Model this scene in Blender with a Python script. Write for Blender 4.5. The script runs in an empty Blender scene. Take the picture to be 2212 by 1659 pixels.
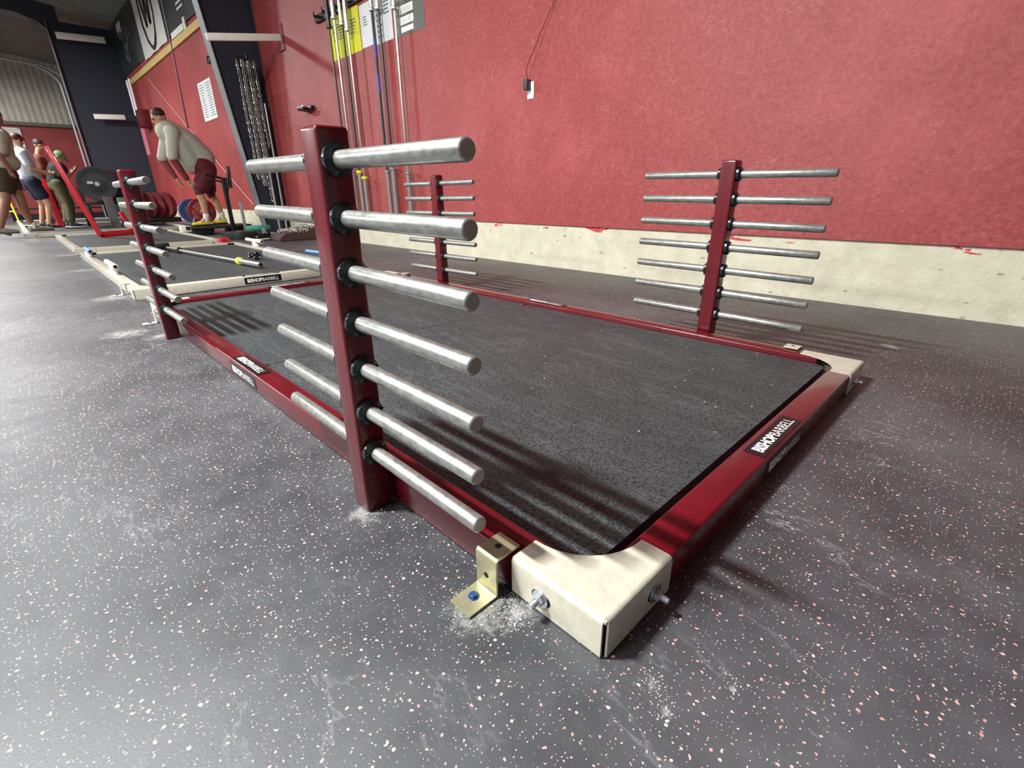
import bpy, bmesh, math, random
from mathutils import Vector, Matrix, noise
random.seed(7)
PI = math.pi
S = bpy.context.scene
C = S.collection

# ------------------------------------------------------------------ camera
cam = bpy.data.cameras.new('camera'); co = bpy.data.objects.new('camera', cam); C.objects.link(co)
R_ = Vector((0.71043198, -0.70368584, -0.01061326))
U_ = Vector((0.26896757, 0.25754853, 0.92807607))
F_ = Vector((0.65034056, 0.66218955, -0.37223939))
M = Matrix((R_, U_, -F_)).transposed().to_4x4(); M.translation = Vector((-0.48483676, -0.29215251, 0.7008256))
co.matrix_world = M
cam.sensor_width = 36.0; cam.lens = 1039.149 / 2212 * 36.0; cam.clip_start = 0.02; cam.clip_end = 200
S.camera = co
S.view_settings.view_transform = 'Standard'; S.view_settings.look = 'None'
S.view_settings.exposure = 0.0; S.view_settings.gamma = 1.0; S.view_settings.use_curve_mapping = False

# ------------------------------------------------------------------ world and lamps
w = bpy.data.worlds.new('world'); S.world = w; w.use_nodes = True
w.node_tree.nodes['Background'].inputs[0].default_value = (0.93, 0.97, 1.0, 1)
w.node_tree.nodes['Background'].inputs[1].default_value = 0.27

def lamp(name, loc, size, power, col=(0.98, 1.0, 0.985)):
    """linear high-bay fitting, long side along the row"""
    l = bpy.data.lights.new(name, 'AREA'); l.shape = 'RECTANGLE'; l.size = size[0]; l.size_y = size[1]; l.energy = power; l.color = col
    o = bpy.data.objects.new(name, l); C.objects.link(o); o.location = loc; return o
lamp('high_bay_lamp', (-2.1, 2.4, 4.75), (0.13, 0.9), 860)
lamp('high_bay_lamp', (-2.1, 15.0, 4.9), (0.3, 1.0), 900)
lamp('high_bay_lamp', (-1.0, 24.0, 4.9), (0.3, 1.0), 190)
lamp('high_bay_lamp', (-7.5, 2.4, 5.0), (0.6, 2.4), 700)
lamp('high_bay_lamp', (-7.5, 10.0, 5.0), (0.6, 2.4), 950)
lamp('high_bay_lamp', (-7.5, 17.5, 5.0), (0.6, 2.4), 800)

# ------------------------------------------------------------------ materials
def lin(c):
    out = []
    for v in c:
        v /= 255.0
        out.append(v / 12.92 if v <= 0.04045 else ((v + 0.055) / 1.055) ** 2.4)
    return tuple(out) + (1,)

class NT:
    def __init__(s, name):
        s.m = bpy.data.materials.new(name); s.m.use_nodes = True
        s.t = s.m.node_tree; s.b = s.t.nodes['Principled BSDF']
    def n(s, typ, **kw):
        x = s.t.nodes.new(typ)
        for k, v in kw.items():
            if k.startswith('i_'): x.inputs[int(k[2:])].default_value = v
            else: setattr(x, k, v)
        return x
    def l(s, a, b): s.t.links.new(a, b)
    def coord(s, scale=None):
        tc = s.n('ShaderNodeTexCoord')
        if scale is None: return tc.outputs['Object']
        mp = s.n('ShaderNodeMapping'); mp.inputs['Scale'].default_value = scale
        s.l(tc.outputs['Object'], mp.inputs[0]); return mp.outputs[0]
    def noise(s, co, scale, detail=4, rough=0.6):
        x = s.n('ShaderNodeTexNoise'); x.inputs['Scale'].default_value = scale
        x.inputs['Detail'].default_value = detail; x.inputs['Roughness'].default_value = rough
        s.l(co, x.inputs['Vector']); return x.outputs['Fac']
    def ramp(s, fac, stops):
        x = s.n('ShaderNodeValToRGB'); e = x.color_ramp.elements
        e[0].position, e[0].color = stops[0]; e[1].position, e[1].color = stops[-1]
        for p, c in stops[1:-1]:
            q = e.new(p); q.color = c
        s.l(fac, x.inputs[0]); return x.outputs[0]
    def mix(s, fac, a, b):
        x = s.n('ShaderNodeMix', data_type='RGBA')
        for k, v in ((0, fac), (6, a), (7, b)):
            if hasattr(v, 'is_linked') or hasattr(v, 'links'): s.l(v, x.inputs[k])
            else: x.inputs[k].default_value = v
        return x.outputs[2]
    def math(s, op, a, b=0.0, clamp=False):
        x = s.n('ShaderNodeMath', operation=op, use_clamp=clamp)
        for k, v in ((0, a), (1, b)):
            if hasattr(v, 'links'): s.l(v, x.inputs[k])
            else: x.inputs[k].default_value = v
        return x.outputs[0]
    def bump(s, h, strength=0.3, dist=0.01):
        x = s.n('ShaderNodeBump'); x.inputs['Strength'].default_value = strength; x.inputs['Distance'].default_value = dist
        s.l(h, x.inputs['Height']); s.l(x.outputs[0], s.b.inputs['Normal'])
    def set(s, **kw):
        names = dict(col='Base Color', rough='Roughness', metal='Metallic', spec='Specular IOR Level', coat='Coat Weight', coatr='Coat Roughness', sheen='Sheen Weight', alpha='Alpha')
        for k, v in kw.items():
            i = s.b.inputs[names[k]]
            if hasattr(v, 'links'): s.l(v, i)
            else: i.default_value = v
        return s

def plain(name, rgb, rough=0.5, metal=0.0, var=0.12, scale=30, bump=0.0, coat=0.0, spec=0.5):
    """procedural paint / plastic / cloth: base colour with fine mottling"""
    t = NT(name); c = lin(rgb); co_ = t.coord()
    f = t.noise(co_, scale, 5, 0.65)
    d = tuple(x * (1 - var) for x in c[:3]) + (1,); e = tuple(min(1, x * (1 + var)) for x in c[:3]) + (1,)
    t.set(col=t.ramp(f, [(0.3, d), (0.7, e)]), rough=rough, metal=metal, coat=coat, spec=spec)
    if bump: t.bump(t.noise(co_, scale * 3, 3), bump, 0.004)
    return t.m

def blob_mask(t, pos, spots):
    """chalk: sum of soft discs around given floor points"""
    acc = None
    for (x, y, r) in spots:
        d = t.n('ShaderNodeVectorMath', operation='DISTANCE'); t.l(pos, d.inputs[0]); d.inputs[1].default_value = (x, y, 0)
        mr = t.n('ShaderNodeMapRange'); mr.inputs[1].default_value = r; mr.inputs[2].default_value = r * 0.1
        t.l(d.outputs['Value'], mr.inputs[0])
        acc = mr.outputs[0] if acc is None else t.math('MAXIMUM', acc, mr.outputs[0])
    return acc

def rubber_floor():
    t = NT('flecked_rubber_floor'); p = t.coord()
    # irregular warp so the flecks are not round
    wn = t.n('ShaderNodeTexNoise'); wn.inputs['Scale'].default_value = 160; wn.inputs['Detail'].default_value = 2; t.l(p, wn.inputs['Vector'])
    wm = t.n('ShaderNodeVectorMath', operation='SCALE'); wm.inputs['Scale'].default_value = 0.0075; t.l(wn.outputs['Color'], wm.inputs[0])
    wa = t.n('ShaderNodeVectorMath', operation='ADD'); t.l(p, wa.inputs[0]); t.l(wm.outputs[0], wa.inputs[1]); pp = wa.outputs[0]
    def flecks(scale, thr, size):
        v = t.n('ShaderNodeTexVoronoi', feature='F1'); v.inputs['Scale'].default_value = scale; v.voronoi_dimensions = '2D'; t.l(pp, v.inputs['Vector'])
        sp = t.n('ShaderNodeSeparateColor'); t.l(v.outputs['Color'], sp.inputs[0])
        on = t.math('GREATER_THAN', sp.outputs[0], thr)
        sz = t.math('MULTIPLY', t.math('POWER', sp.outputs[1], 1.6), size)
        near = t.math('LESS_THAN', v.outputs['Distance'], sz)
        return t.math('MULTIPLY', on, near), sp.outputs[2]
    f1, h1 = flecks(70, 0.38, 0.185)
    f2, h2 = flecks(140, 0.42, 0.17)
    big = t.noise(p, 1.1, 5, 0.6); mid = t.noise(p, 9, 5, 0.7); fine = t.noise(p, 220, 2)
    base = t.ramp(mid, [(0.25, lin((34, 36, 40))), (0.75, lin((48, 50, 54)))])
    base = t.mix(t.math('MULTIPLY', fine, 0.35), base, lin((66, 67, 71)))
    # fine dust film and scuffs
    dust = t.ramp(big, [(0.42, (0, 0, 0, 1)), (0.75, (1, 1, 1, 1))])
    base = t.mix(t.math('MULTIPLY', dust, 0.16), base, lin((170, 168, 172)))
    fc = t.mix(h1, lin((214, 128, 126)), lin((226, 184, 178)))
    base = t.mix(f1, base, fc)
    base = t.mix(f2, base, lin((214, 172, 168)))
    # chalk
    spots = [(-0.075, 0.215, 0.10), (-0.03, 0.17, 0.06), (0.025, -0.075, 0.022), (0.0, -0.11, 0.02), (0.10, -0.165, 0.010), (-0.08, 0.62, 0.07),
             (-0.08, 2.80, 0.12), (-0.20, 3.0, 0.2), (-0.10, 4.3, 0.25), (-0.1, 6.3, 0.25), (-0.1, 8.2, 0.3), (2.33, 0.0, 0.1)]
    m = blob_mask(t, p, spots)
    n1 = t.noise(p, 24, 8, 0.78)
    m2 = t.math('MULTIPLY', m, 1.0)
    ch = t.ramp(t.math('ADD', t.math('MULTIPLY', m2, 0.30), t.math('MULTIPLY', n1, 0.95)), [(0.62, (0, 0, 0, 1)), (0.80, (1, 1, 1, 1))])
    ch = t.math('MULTIPLY', ch, t.math('MULTIPLY', m, 1.6, True))
    # swirly scuffs: thin stretched bands
    sc = t.coord((7, 2.4, 1)); s1 = t.noise(sc, 1.0, 6, 0.62)
    band = t.math('SUBTRACT', 1.0, t.math('MULTIPLY', t.math('ABSOLUTE', t.math('SUBTRACT', s1, 0.5)), 70), True)
    scm = t.math('MULTIPLY', band, t.ramp(t.noise(p, 2.6, 3), [(0.52, (0, 0, 0, 1)), (0.7, (1, 1, 1, 1))]))
    base = t.mix(t.math('MULTIPLY', scm, 0.26), base, lin((190, 188, 192)))
    base = t.mix(t.math('MULTIPLY', ch, 0.34), base, lin((206, 204, 200)))
    t.set(col=base, rough=t.ramp(mid, [(0.2, (0.44,) * 3 + (1,)), (0.8, (0.58,) * 3 + (1,))]), spec=0.75)
    t.bump(t.math('ADD', t.math('MULTIPLY', fine, 0.6), mid), 0.18, 0.002)
    return t.m

def red_wall():
    t = NT('red_painted_wall'); p = t.coord()
    n1 = t.noise(p, 1.4, 5, 0.6); n2 = t.noise(p, 34, 6, 0.72)
    base = t.ramp(n2, [(0.28, lin((134, 42, 42))), (0.5, lin((153, 57, 56))), (0.74, lin((168, 82, 80)))])
    base = t.mix(t.math('MULTIPLY', t.ramp(n1, [(0.5, (0, 0, 0, 1)), (0.72, (1, 1, 1, 1))]), 0.35), base, lin((196, 92, 98)))
    v = t.n('ShaderNodeTexVoronoi'); v.inputs['Scale'].default_value = 6.5; t.l(p, v.inputs['Vector'])
    pit = t.math('LESS_THAN', v.outputs['Distance'], 0.045)
    base = t.mix(t.math('MULTIPLY', pit, 0.6), base, lin((90, 12, 22)))
    # pale hair-like scratches
    s = t.coord((1, 9, 22)); s1 = t.noise(s, 1.3, 4, 0.6)
    b = t.math('SUBTRACT', 1.0, t.math('MULTIPLY', t.math('ABSOLUTE', t.math('SUBTRACT', s1, 0.5)), 55), True)
    b = t.math('MULTIPLY', b, t.ramp(t.noise(p, 3.2, 3), [(0.5, (0, 0, 0, 1)), (0.66, (1, 1, 1, 1))]))
    base = t.mix(t.math('MULTIPLY', b, 0.35), base, lin((226, 150, 150)))
    t.set(col=base, rough=0.46, spec=0.5)
    h = t.math('ADD', t.math('MULTIPLY', t.noise(p, 90, 5, 0.75), 0.8), t.math('MULTIPLY', t.noise(p, 22, 5, 0.7), 0.7))
    t.bump(h, 0.36, 0.010)
    return t.m

def concrete():
    t = NT('cream_painted_concrete'); p = t.coord()
    n1 = t.noise(p, 5, 7, 0.7)
    base = t.ramp(n1, [(0.3, lin((190, 184, 160))), (0.7, lin((218, 212, 190)))])
    v = t.n('ShaderNodeTexVoronoi'); v.inputs['Scale'].default_value = 26; t.l(t.coord((1, 0.45, 1)), v.inputs['Vector'])
    sp = t.n('ShaderNodeSeparateColor'); t.l(v.outputs['Color'], sp.inputs[0])
    pit = t.math('MULTIPLY', t.math('LESS_THAN', v.outputs['Distance'], t.math('MULTIPLY', sp.outputs[1], 0.34)), t.math('GREATER_THAN', sp.outputs[0], 0.6))
    base = t.mix(t.math('MULTIPLY', pit, 0.7), base, lin((140, 134, 112)))
    sz = t.n('ShaderNodeSeparateXYZ'); t.l(p, sz.inputs[0])
    drip = t.math('MULTIPLY', t.math('GREATER_THAN', sz.outputs[2], 0.352), t.math('GREATER_THAN', t.noise(t.coord((1, 2.5, 9)), 1.6, 4), 0.62))
    base = t.mix(drip, base, lin((190, 70, 66)))
    t.set(col=base, rough=0.75)
    t.bump(t.math('SUBTRACT', t.noise(p, 18, 6, 0.7), t.math('MULTIPLY', pit, 0.8)), 0.5, 0.012)
    return t.m

def pebble_mat():
    t = NT('pebbled_rubber_mat'); p = t.coord()
    v = t.n('ShaderNodeTexVoronoi'); v.inputs['Scale'].default_value = 185; v.inputs['Randomness'].default_value = 0.85; t.l(t.coord((1.0, 0.6, 1.0)), v.inputs['Vector'])
    n1 = t.noise(p, 3.0, 6, 0.7); n2 = t.noise(p, 300, 2)
    base = t.ramp(n1, [(0.3, lin((54, 58, 60))), (0.75, lin((74, 78, 79)))])
    base = t.mix(t.ramp(v.outputs['Distance'], [(0.3, (0, 0, 0, 1)), (0.75, (1, 1, 1, 1))]), base, lin((26, 29, 31)))
    f = t.n('ShaderNodeTexVoronoi'); f.inputs['Scale'].default_value = 16; t.l(p, f.inputs['Vector'])
    sp = t.n('ShaderNodeSeparateColor'); t.l(f.outputs['Color'], sp.inputs[0])
    lint = t.math('MULTIPLY', t.math('LESS_THAN', f.outputs['Distance'], 0.05), t.math('GREATER_THAN', sp.outputs[0], 0.55))
    base = t.mix(lint, base, lin((200, 198, 192)))
    s = t.coord((9, 2, 1)); s1 = t.noise(s, 0.9, 6, 0.6)
    b = t.math('SUBTRACT', 1.0, t.math('MULTIPLY', t.math('ABSOLUTE', t.math('SUBTRACT', s1, 0.5)), 40), True)
    base = t.mix(t.math('MULTIPLY', t.math('MULTIPLY', b, t.noise(p, 2.2, 3)), 0.10), base, lin((170, 170, 172)))
    t.set(col=base, rough=0.55, spec=0.55)
    h = t.ramp(v.outputs['Distance'], [(0.1, (1, 1, 1, 1)), (0.6, (0, 0, 0, 1))])
    t.bump(h, 0.6, 0.0014)
    return t.m

def steel(name, rgb, rough=0.35, metal=0.75, scale=45, dirt=0.35):
    t = NT(name); p = t.coord((1, 0.45, 1)); n1 = t.noise(p, scale, 5, 0.7)
    c = lin(rgb); d = tuple(x * (1 - dirt) for x in c[:3]) + (1,)
    t.set(col=t.ramp(n1, [(0.3, d), (0.62, c)]), rough=rough, metal=metal)
    return t.m

def maroon():
    t = NT('maroon_powder_coat'); p = t.coord()
    n1 = t.noise(p, 12, 5, 0.7); sp = t.noise(p, 260, 2)
    base = t.ramp(n1, [(0.3, lin((80, 3, 14))), (0.7, lin((98, 6, 21)))])
    base = t.mix(t.math('MULTIPLY', t.math('GREATER_THAN', sp, 0.77), 0.5), base, lin((220, 160, 160)))
    t.set(col=base, rough=0.32, coat=0.45, coatr=0.1, spec=0.4)
    t.bump(sp, 0.05, 0.001)
    return t.m

def cream():
    t = NT('cream_powder_coat'); p = t.coord()
    n1 = t.noise(p, 30, 6, 0.75)
    base = t.ramp(n1, [(0.3, lin((174, 168, 150))), (0.6, lin((192, 187, 171)))])
    sc = t.math('GREATER_THAN', t.noise(t.coord((1, 1, 1)), 95, 5, 0.7), 0.70)
    base = t.mix(t.math('MULTIPLY', sc, 0.5), base, lin((150, 140, 118)))
    t.set(col=base, rough=0.38, coat=0.2)
    return t.m

def zinc():
    t = NT('yellow_zinc_plate'); p = t.coord()
    n1 = t.noise(p, 22, 4, 0.6); n2 = t.noise(p, 420, 2)
    base = t.ramp(n1, [(0.3, lin((140, 132, 100))), (0.55, lin((166, 160, 124))), (0.72, lin((168, 176, 112)))])
    base = t.mix(t.math('MULTIPLY', n2, 0.35), base, lin((230, 228, 205)))
    t.set(col=base, rough=0.36, metal=0.7)
    return t.m

def siding():
    t = NT('white_metal_siding'); p = t.coord((1, 1, 1))
    wv = t.n('ShaderNodeTexWave', wave_type='BANDS', bands_direction='X'); wv.inputs['Scale'].default_value = 1.6; t.l(p, wv.inputs['Vector'])
    n1 = t.noise(p, 2, 4)
    t.set(col=t.ramp(n1, [(0.3, lin((190, 188, 176))), (0.7, lin((216, 212, 200)))]), rough=0.55)
    t.bump(wv.outputs['Fac'], 0.6, 0.03)
    return t.m

def ceiling_mat():
    t = NT('grey_metal_deck'); p = t.coord()
    wv = t.n('ShaderNodeTexWave', wave_type='BANDS', bands_direction='Y'); wv.inputs['Scale'].default_value = 1.1; t.l(p, wv.inputs['Vector'])
    t.set(col=t.ramp(t.noise(p, 1.5, 4), [(0.3, lin((116, 124, 116))), (0.7, lin((146, 154, 144)))]), rough=0.6)
    t.bump(wv.outputs['Fac'], 0.7, 0.05)
    return t.m

MT = dict(floor=rubber_floor(), wall=red_wall(), conc=concrete(), mat=pebble_mat(), maroon=maroon(), cream=cream(), zinc=zinc(), siding=siding(), ceil=ceiling_mat(),
    rod=steel('bare_steel_rod', (176, 177, 172), 0.34, 0.7, 75, 0.5), rodend=steel('cut_steel_end', (160, 157, 146), 0.5, 0.3, 50, 0.3),
    chrome=steel('bright_bolt_steel', (205, 210, 214), 0.22, 0.9, 90, 0.15), black=plain('black_shaft_collar', (40, 46, 48), 0.26, 0.55, 0.2, 60, coat=0.3),
    blackm=plain('black_steel', (24, 25, 28), 0.4, 0.2), hole=plain('dark_hole', (6, 6, 7), 0.9), bluebolt=plain('blue_screw_head', (44, 74, 124), 0.35, 0.4, 0.2, 80),
    labelk=plain('black_label', (14, 14, 16), 0.3, 0, 0.1), labelw=plain('white_lettering', (240, 240, 236), 0.5, 0, 0.02), labelg=plain('grey_lettering', (176, 176, 176), 0.5, 0, 0.02),
    navy=plain('navy_column_paint', (40, 45, 58), 0.5, 0, 0.12, 8), greyfl=plain('grey_column_flange', (122, 128, 130), 0.5, 0, 0.08, 8), white=plain('off_white_paint', (236, 234, 222), 0.5, 0, 0.06, 20),
    plastic=plain('white_plastic', (238, 238, 236), 0.35, 0, 0.02), adapter=plain('dark_grey_plastic', (54, 60, 58), 0.5), cable=plain('dark_red_cable', (90, 12, 20), 0.5),
    yellow=plain('yellow_paper', (222, 220, 40), 0.7, 0, 0.06, 20), paper=plain('white_paper', (224, 224, 226), 0.7, 0, 0.03), sign=plain('charcoal_sign', (84, 84, 76), 0.5, 0, 0.08), ink=plain('grey_ink', (120, 122, 124), 0.8),
    inkd=plain('dark_ink', (40, 42, 44), 0.8), barsteel=steel('barbell_steel', (205, 203, 198), 0.28, 0.85, 40, 0.35), bardark=steel('worn_dark_bar', (84, 80, 76), 0.4, 0.8, 40, 0.4), blue=plain('blue_tape', (40, 80, 170), 0.5), teal=plain('dark_teal_bar', (16, 58, 66), 0.45), lightblue=plain('light_blue_tube', (96, 160, 224), 0.5), bluefilm=plain('pale_blue_film', (120, 160, 226), 0.4),
    yelring=plain('yellow_collar', (226, 220, 40), 0.45), plyw=plain('pale_plywood', (206, 178, 112), 0.6, 0, 0.15, 14), chain=steel('galvanised_chain', (200, 200, 190), 0.35, 0.8, 120, 0.5),
    bannerk=plain('black_banner_vinyl', (48, 52, 52), 0.5, 0, 0.4, 3), bannerw=plain('white_banner_vinyl', (216, 214, 204), 0.6, 0, 0.05), bannerd=plain('dark_banner_ink', (44, 30, 44), 0.6),
    rred=plain('bright_red_steel', (196, 22, 40), 0.35, 0, 0.1, coat=0.3), bumperk=plain('black_rubber_bumper', (30, 32, 33), 0.5, 0, 0.3, 20), bumperr=plain('red_rubber_plate', (142, 16, 26), 0.4, 0, 0.12, 30), bumperd=plain('dull_red_rubber_plate', (96, 18, 24), 0.55, 0, 0.2, 20), bumperb=plain('blue_rubber_plate', (52, 72, 118), 0.4, 0, 0.2, 12), bumperg=plain('green_rubber_plate', (48, 140, 116), 0.45),
    bag=plain('dark_brown_rubber', (66, 44, 42), 0.6, 0, 0.25, 30), skin=plain('tan_skin', (186, 138, 108), 0.55, 0, 0.1, 24), skinb=plain('brown_skin', (128, 84, 62), 0.55, 0, 0.12, 24), skinr=plain('flushed_skin', (176, 120, 98), 0.55, 0, 0.12, 24),
    hair=plain('dark_brown_hair', (44, 26, 20), 0.6, 0, 0.4, 60), hairr=plain('auburn_hair', (84, 30, 22), 0.6, 0, 0.4, 60), teeg=plain('heather_grey_cotton', (176, 174, 160), 0.85, 0, 0.1, 40, 0.2), teeb=plain('beige_cotton', (158, 148, 130), 0.85, 0, 0.1, 40, 0.2),
    teew=plain('pale_blue_white_cotton', (190, 194, 202), 0.85, 0, 0.12, 30), brownsh=plain('rust_brown_cotton', (104, 50, 30), 0.85), blacksh=plain('black_cotton', (24, 26, 24), 0.85, 0, 0.3), shorts=plain('maroon_shorts_cloth', (92, 14, 34), 0.8, 0, 0.2), shortk=plain('dark_brown_shorts_cloth', (48, 36, 24), 0.85), navysh=plain('navy_shorts_cloth', (26, 26, 52), 0.85),
    sock=plain('white_sock_cotton', (222, 216, 204), 0.85), shoey=plain('yellow_shoe_mesh', (226, 212, 40), 0.55, 0, 0.1), shoeg=plain('olive_grey_shoe', (112, 110, 92), 0.6), shoek=plain('navy_shoe_trim', (28, 40, 52), 0.5), cap=plain('green_cap_cloth', (96, 120, 84), 0.8), camo=plain('olive_trousers_cloth', (78, 72, 44), 0.85, 0, 0.3, 12),
    galv=steel('galvanised_steel', (176, 184, 178), 0.4, 0.6, 10, 0.2), yelw=plain('yellow_painted_frame', (226, 222, 60), 0.5), mdf=plain('green_grey_board', (130, 150, 132), 0.6, 0, 0.2, 5), tattoo=plain('tattooed_forearm_skin', (118, 44, 40), 0.6, 0, 0.4, 45), greyboard=plain('grey_board', (108, 106, 100), 0.6, 0, 0.25, 12), pink=plain('pink_paper', (226, 130, 150), 0.7), dkred=plain('dark_red_box', (96, 16, 26), 0.5), redtube=plain('pale_tube', (226, 190, 190), 0.5))

# ------------------------------------------------------------------ mesh helpers
def box(bm, c, s, bev=0.0, rot=None, mi=0, seg=2):
    r = bmesh.ops.create_cube(bm, size=1.0); vs = r['verts']
    m = Matrix.Translation(Vector(c)) @ ((rot.to_4x4()) if rot else Matrix()) @ Matrix.Diagonal((s[0], s[1], s[2], 1))
    bmesh.ops.transform(bm, matrix=m, verts=vs)
    fs = list({f for v in vs for f in v.link_faces})
    for f in fs: f.material_index = mi
    if bev > 0:
        es = list({e for v in vs for e in v.link_edges})
        rr = bmesh.ops.bevel(bm, geom=es, offset=bev, segments=seg, affect='EDGES', profile=0.5)
        for f in rr['faces']: f.material_index = mi

def lathe(bm, p0, p1, prof, seg=20, mi=0, mis=None):
    """prof: list of (t along axis in metres from p0, radius); closed by caps when radius > 0"""
    a = Vector(p0); d = (Vector(p1) - a).normalized()
    x = d.orthogonal().normalized(); y = d.cross(x)
    rings = []
    for (t, r) in prof:
        if r <= 1e-6: rings.append([bm.verts.new(a + d * t)])
        else: rings.append([bm.verts.new(a + d * t + (x * math.cos(2 * PI * k / seg) + y * math.sin(2 * PI * k / seg)) * r) for k in range(seg)])
    for i in range(len(rings) - 1):
        A, B = rings[i], rings[i + 1]; m_ = mis[i] if mis else mi
        for k in range(seg):
            k2 = (k + 1) % seg
            if len(A) == 1 and len(B) == 1: continue
            if len(A) == 1: f = bm.faces.new((A[0], B[k2], B[k]))
            elif len(B) == 1: f = bm.faces.new((A[k], A[k2], B[0]))
            else: f = bm.faces.new((A[k], A[k2], B[k2], B[k]))
            f.material_index = m_
    if len(rings[0]) > 1: f = bm.faces.new(list(reversed(rings[0]))); f.material_index = mi
    if len(rings[-1]) > 1: f = bm.faces.new(rings[-1]); f.material_index = mi

def cyl(bm, p0, p1, r, seg=16, mi=0, ch=0.0, r2=None):
    L = (Vector(p1) - Vector(p0)).length; r2 = r if r2 is None else r2
    if ch > 0: lathe(bm, p0, p1, [(0, r - ch), (ch, r), (L - ch, r2), (L, r2 - ch)], seg, mi)
    else: lathe(bm, p0, p1, [(0, r), (L, r2)], seg, mi)

def tube(bm, pts, r, seg=8, mi=0):
    pts = [Vector(p) for p in pts]; rings = []
    n0 = None
    for i, p in enumerate(pts):
        d = (pts[min(i + 1, len(pts) - 1)] - pts[max(i - 1, 0)]).normalized()
        if n0 is None: n0 = d.orthogonal().normalized()
        n0 = (n0 - d * n0.dot(d)).normalized(); b = d.cross(n0)
        rings.append([bm.verts.new(p + (n0 * math.cos(2 * PI * k / seg) + b * math.sin(2 * PI * k / seg)) * r) for k in range(seg)])
    for A, B in zip(rings, rings[1:]):
        for k in range(seg):
            f = bm.faces.new((A[k], A[(k + 1) % seg], B[(k + 1) % seg], B[k])); f.material_index = mi
    bm.faces.new(list(reversed(rings[0]))).material_index = mi; bm.faces.new(rings[-1]).material_index = mi

def prism(bm, poly, axis, a, b, mi=0):
    """extrude 2-D polygon along axis ('x','y','z') from a to b"""
    def P(u, v, t):
        return {'z': (u, v, t), 'x': (t, u, v), 'y': (u, t, v)}[axis]
    A = [bm.verts.new(P(u, v, a)) for u, v in poly]; B = [bm.verts.new(P(u, v, b)) for u, v in poly]
    n = len(poly)
    fs = [bm.faces.new(A), bm.faces.new(list(reversed(B)))]
    for i in range(n): fs.append(bm.faces.new((A[i], B[i], B[(i + 1) % n], A[(i + 1) % n])))
    for f in fs: f.material_index = mi
    return fs

def mesh_of(name, bm, mats, smooth=35):
    bmesh.ops.recalc_face_normals(bm, faces=bm.faces)
    me = bpy.data.meshes.new(name); bm.to_mesh(me); bm.free()
    for m in (mats if isinstance(mats, (list, tuple)) else [mats]): me.materials.append(m)
    if smooth:
        for p in me.polygons: p.use_smooth = True
        me.set_sharp_from_angle(angle=math.radians(smooth))
    return me

def link(name, me, parent=None, loc=None, label=None, cat=None, group=None, kind=None, rot=None):
    o = bpy.data.objects.new(name, me); C.objects.link(o)
    if parent is not None: o.parent = parent
    if loc is not None: o.location = loc
    if rot is not None: o.rotation_euler = rot
    for k, v in (('label', label), ('category', cat), ('group', group), ('kind', kind)):
        if v: o[k] = v
    return o

def obj(name, bm, mats, parent=None, smooth=35, **kw):
    return link(name, mesh_of(name, bm, mats, smooth), parent, **kw)

def thing(name, loc, label, cat, group=None, rot=None):
    return link(name, None, None, loc, label, cat, group, rot=rot)

def B(): return bmesh.new()

def text_into(bm, body, mat4, size, bold=0.0, mi=0, sx=1.0, space=1.0, fit=None):
    """adds flat lettering (left to right along local x, up along local y) transformed by mat4; returns width"""
    cu = bpy.data.curves.new('lettering', 'FONT'); cu.body = body; cu.size = size; cu.offset = bold; cu.space_character = space; cu.resolution_u = 3
    o = bpy.data.objects.new('lettering', cu); C.objects.link(o)
    me = bpy.data.meshes.new_from_object(o.evaluated_get(bpy.context.evaluated_depsgraph_get()))
    xs = [v.co.x for v in me.vertices]; x0, x1 = min(xs), max(xs)
    k = sx if fit is None else fit / (x1 - x0)
    vs = [bm.verts.new(mat4 @ Vector(((v.co.x - x0) * k, v.co.y, 0))) for v in me.vertices]
    for p in me.polygons:
        try: f = bm.faces.new([vs[i] for i in p.vertices]); f.material_index = mi
        except ValueError: pass
    bpy.data.objects.remove(o); bpy.data.meshes.remove(me); bpy.data.curves.remove(cu)
    return (x1 - x0) * k

def frame(origin, xd, yd):
    x = Vector(xd).normalized(); y = Vector(yd).normalized(); z = x.cross(y)
    m = Matrix((x, y, z)).transposed().to_4x4(); m.translation = Vector(origin); return m

# ------------------------------------------------------------------ setting
def struct(name, bm, m, parent=None, smooth=35, **kw):
    return obj(name, bm, m, parent, smooth, kind='structure', **kw)

XW = 3.183
b = B(); box(b, (-3.4, 11, -0.05), (13.2, 36, 0.1)); struct('floor', b, MT['floor'], smooth=0)
b = B(); box(b, (XW + 0.12, 11.0, 2.95), (0.24, 36, 5.11)); struct('wall_right', b, MT['wall'], smooth=0)
b = B()
box(b, (XW + 0.15, 11.0, 0.195), (0.27, 36, 0.395)); struct('baseboard_right', b, MT['conc'], smooth=0)
b = B(); box(b, (-3.4, 28.1, 1.65), (13.4, 0.2, 3.3)); struct('wall_back', b, MT['wall'], smooth=0)
b = B(); box(b, (-3.4, 28.05, 5.2), (13.4, 0.2, 3.8)); struct('wall_back_upper', b, MT['siding'], smooth=0)
b = B(); box(b, (-1.0, 27.93, 3.32), (8.6, 0.14, 0.12)); struct('trim_1', b, MT['greyboard'], smooth=0)
b = B(); prism(b, [(3.42, 5.35), (-9.9, 7.1), (-9.9, 7.2), (3.42, 5.45)], 'y', -6.5, 28.2); struct('ceiling', b, MT['ceil'], smooth=0)
# roof purlins seen above the far bays
for k, x in enumerate((0.6, -0.4)):
    b = B(); z = 5.35 + (3.42 - x) * 0.1314 - 0.12; box(b, (x, 24.3, z), (0.08, 7.4, 0.2)); struct('trim_%d' % (k + 2), b, MT['blackm'], smooth=0)

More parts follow.
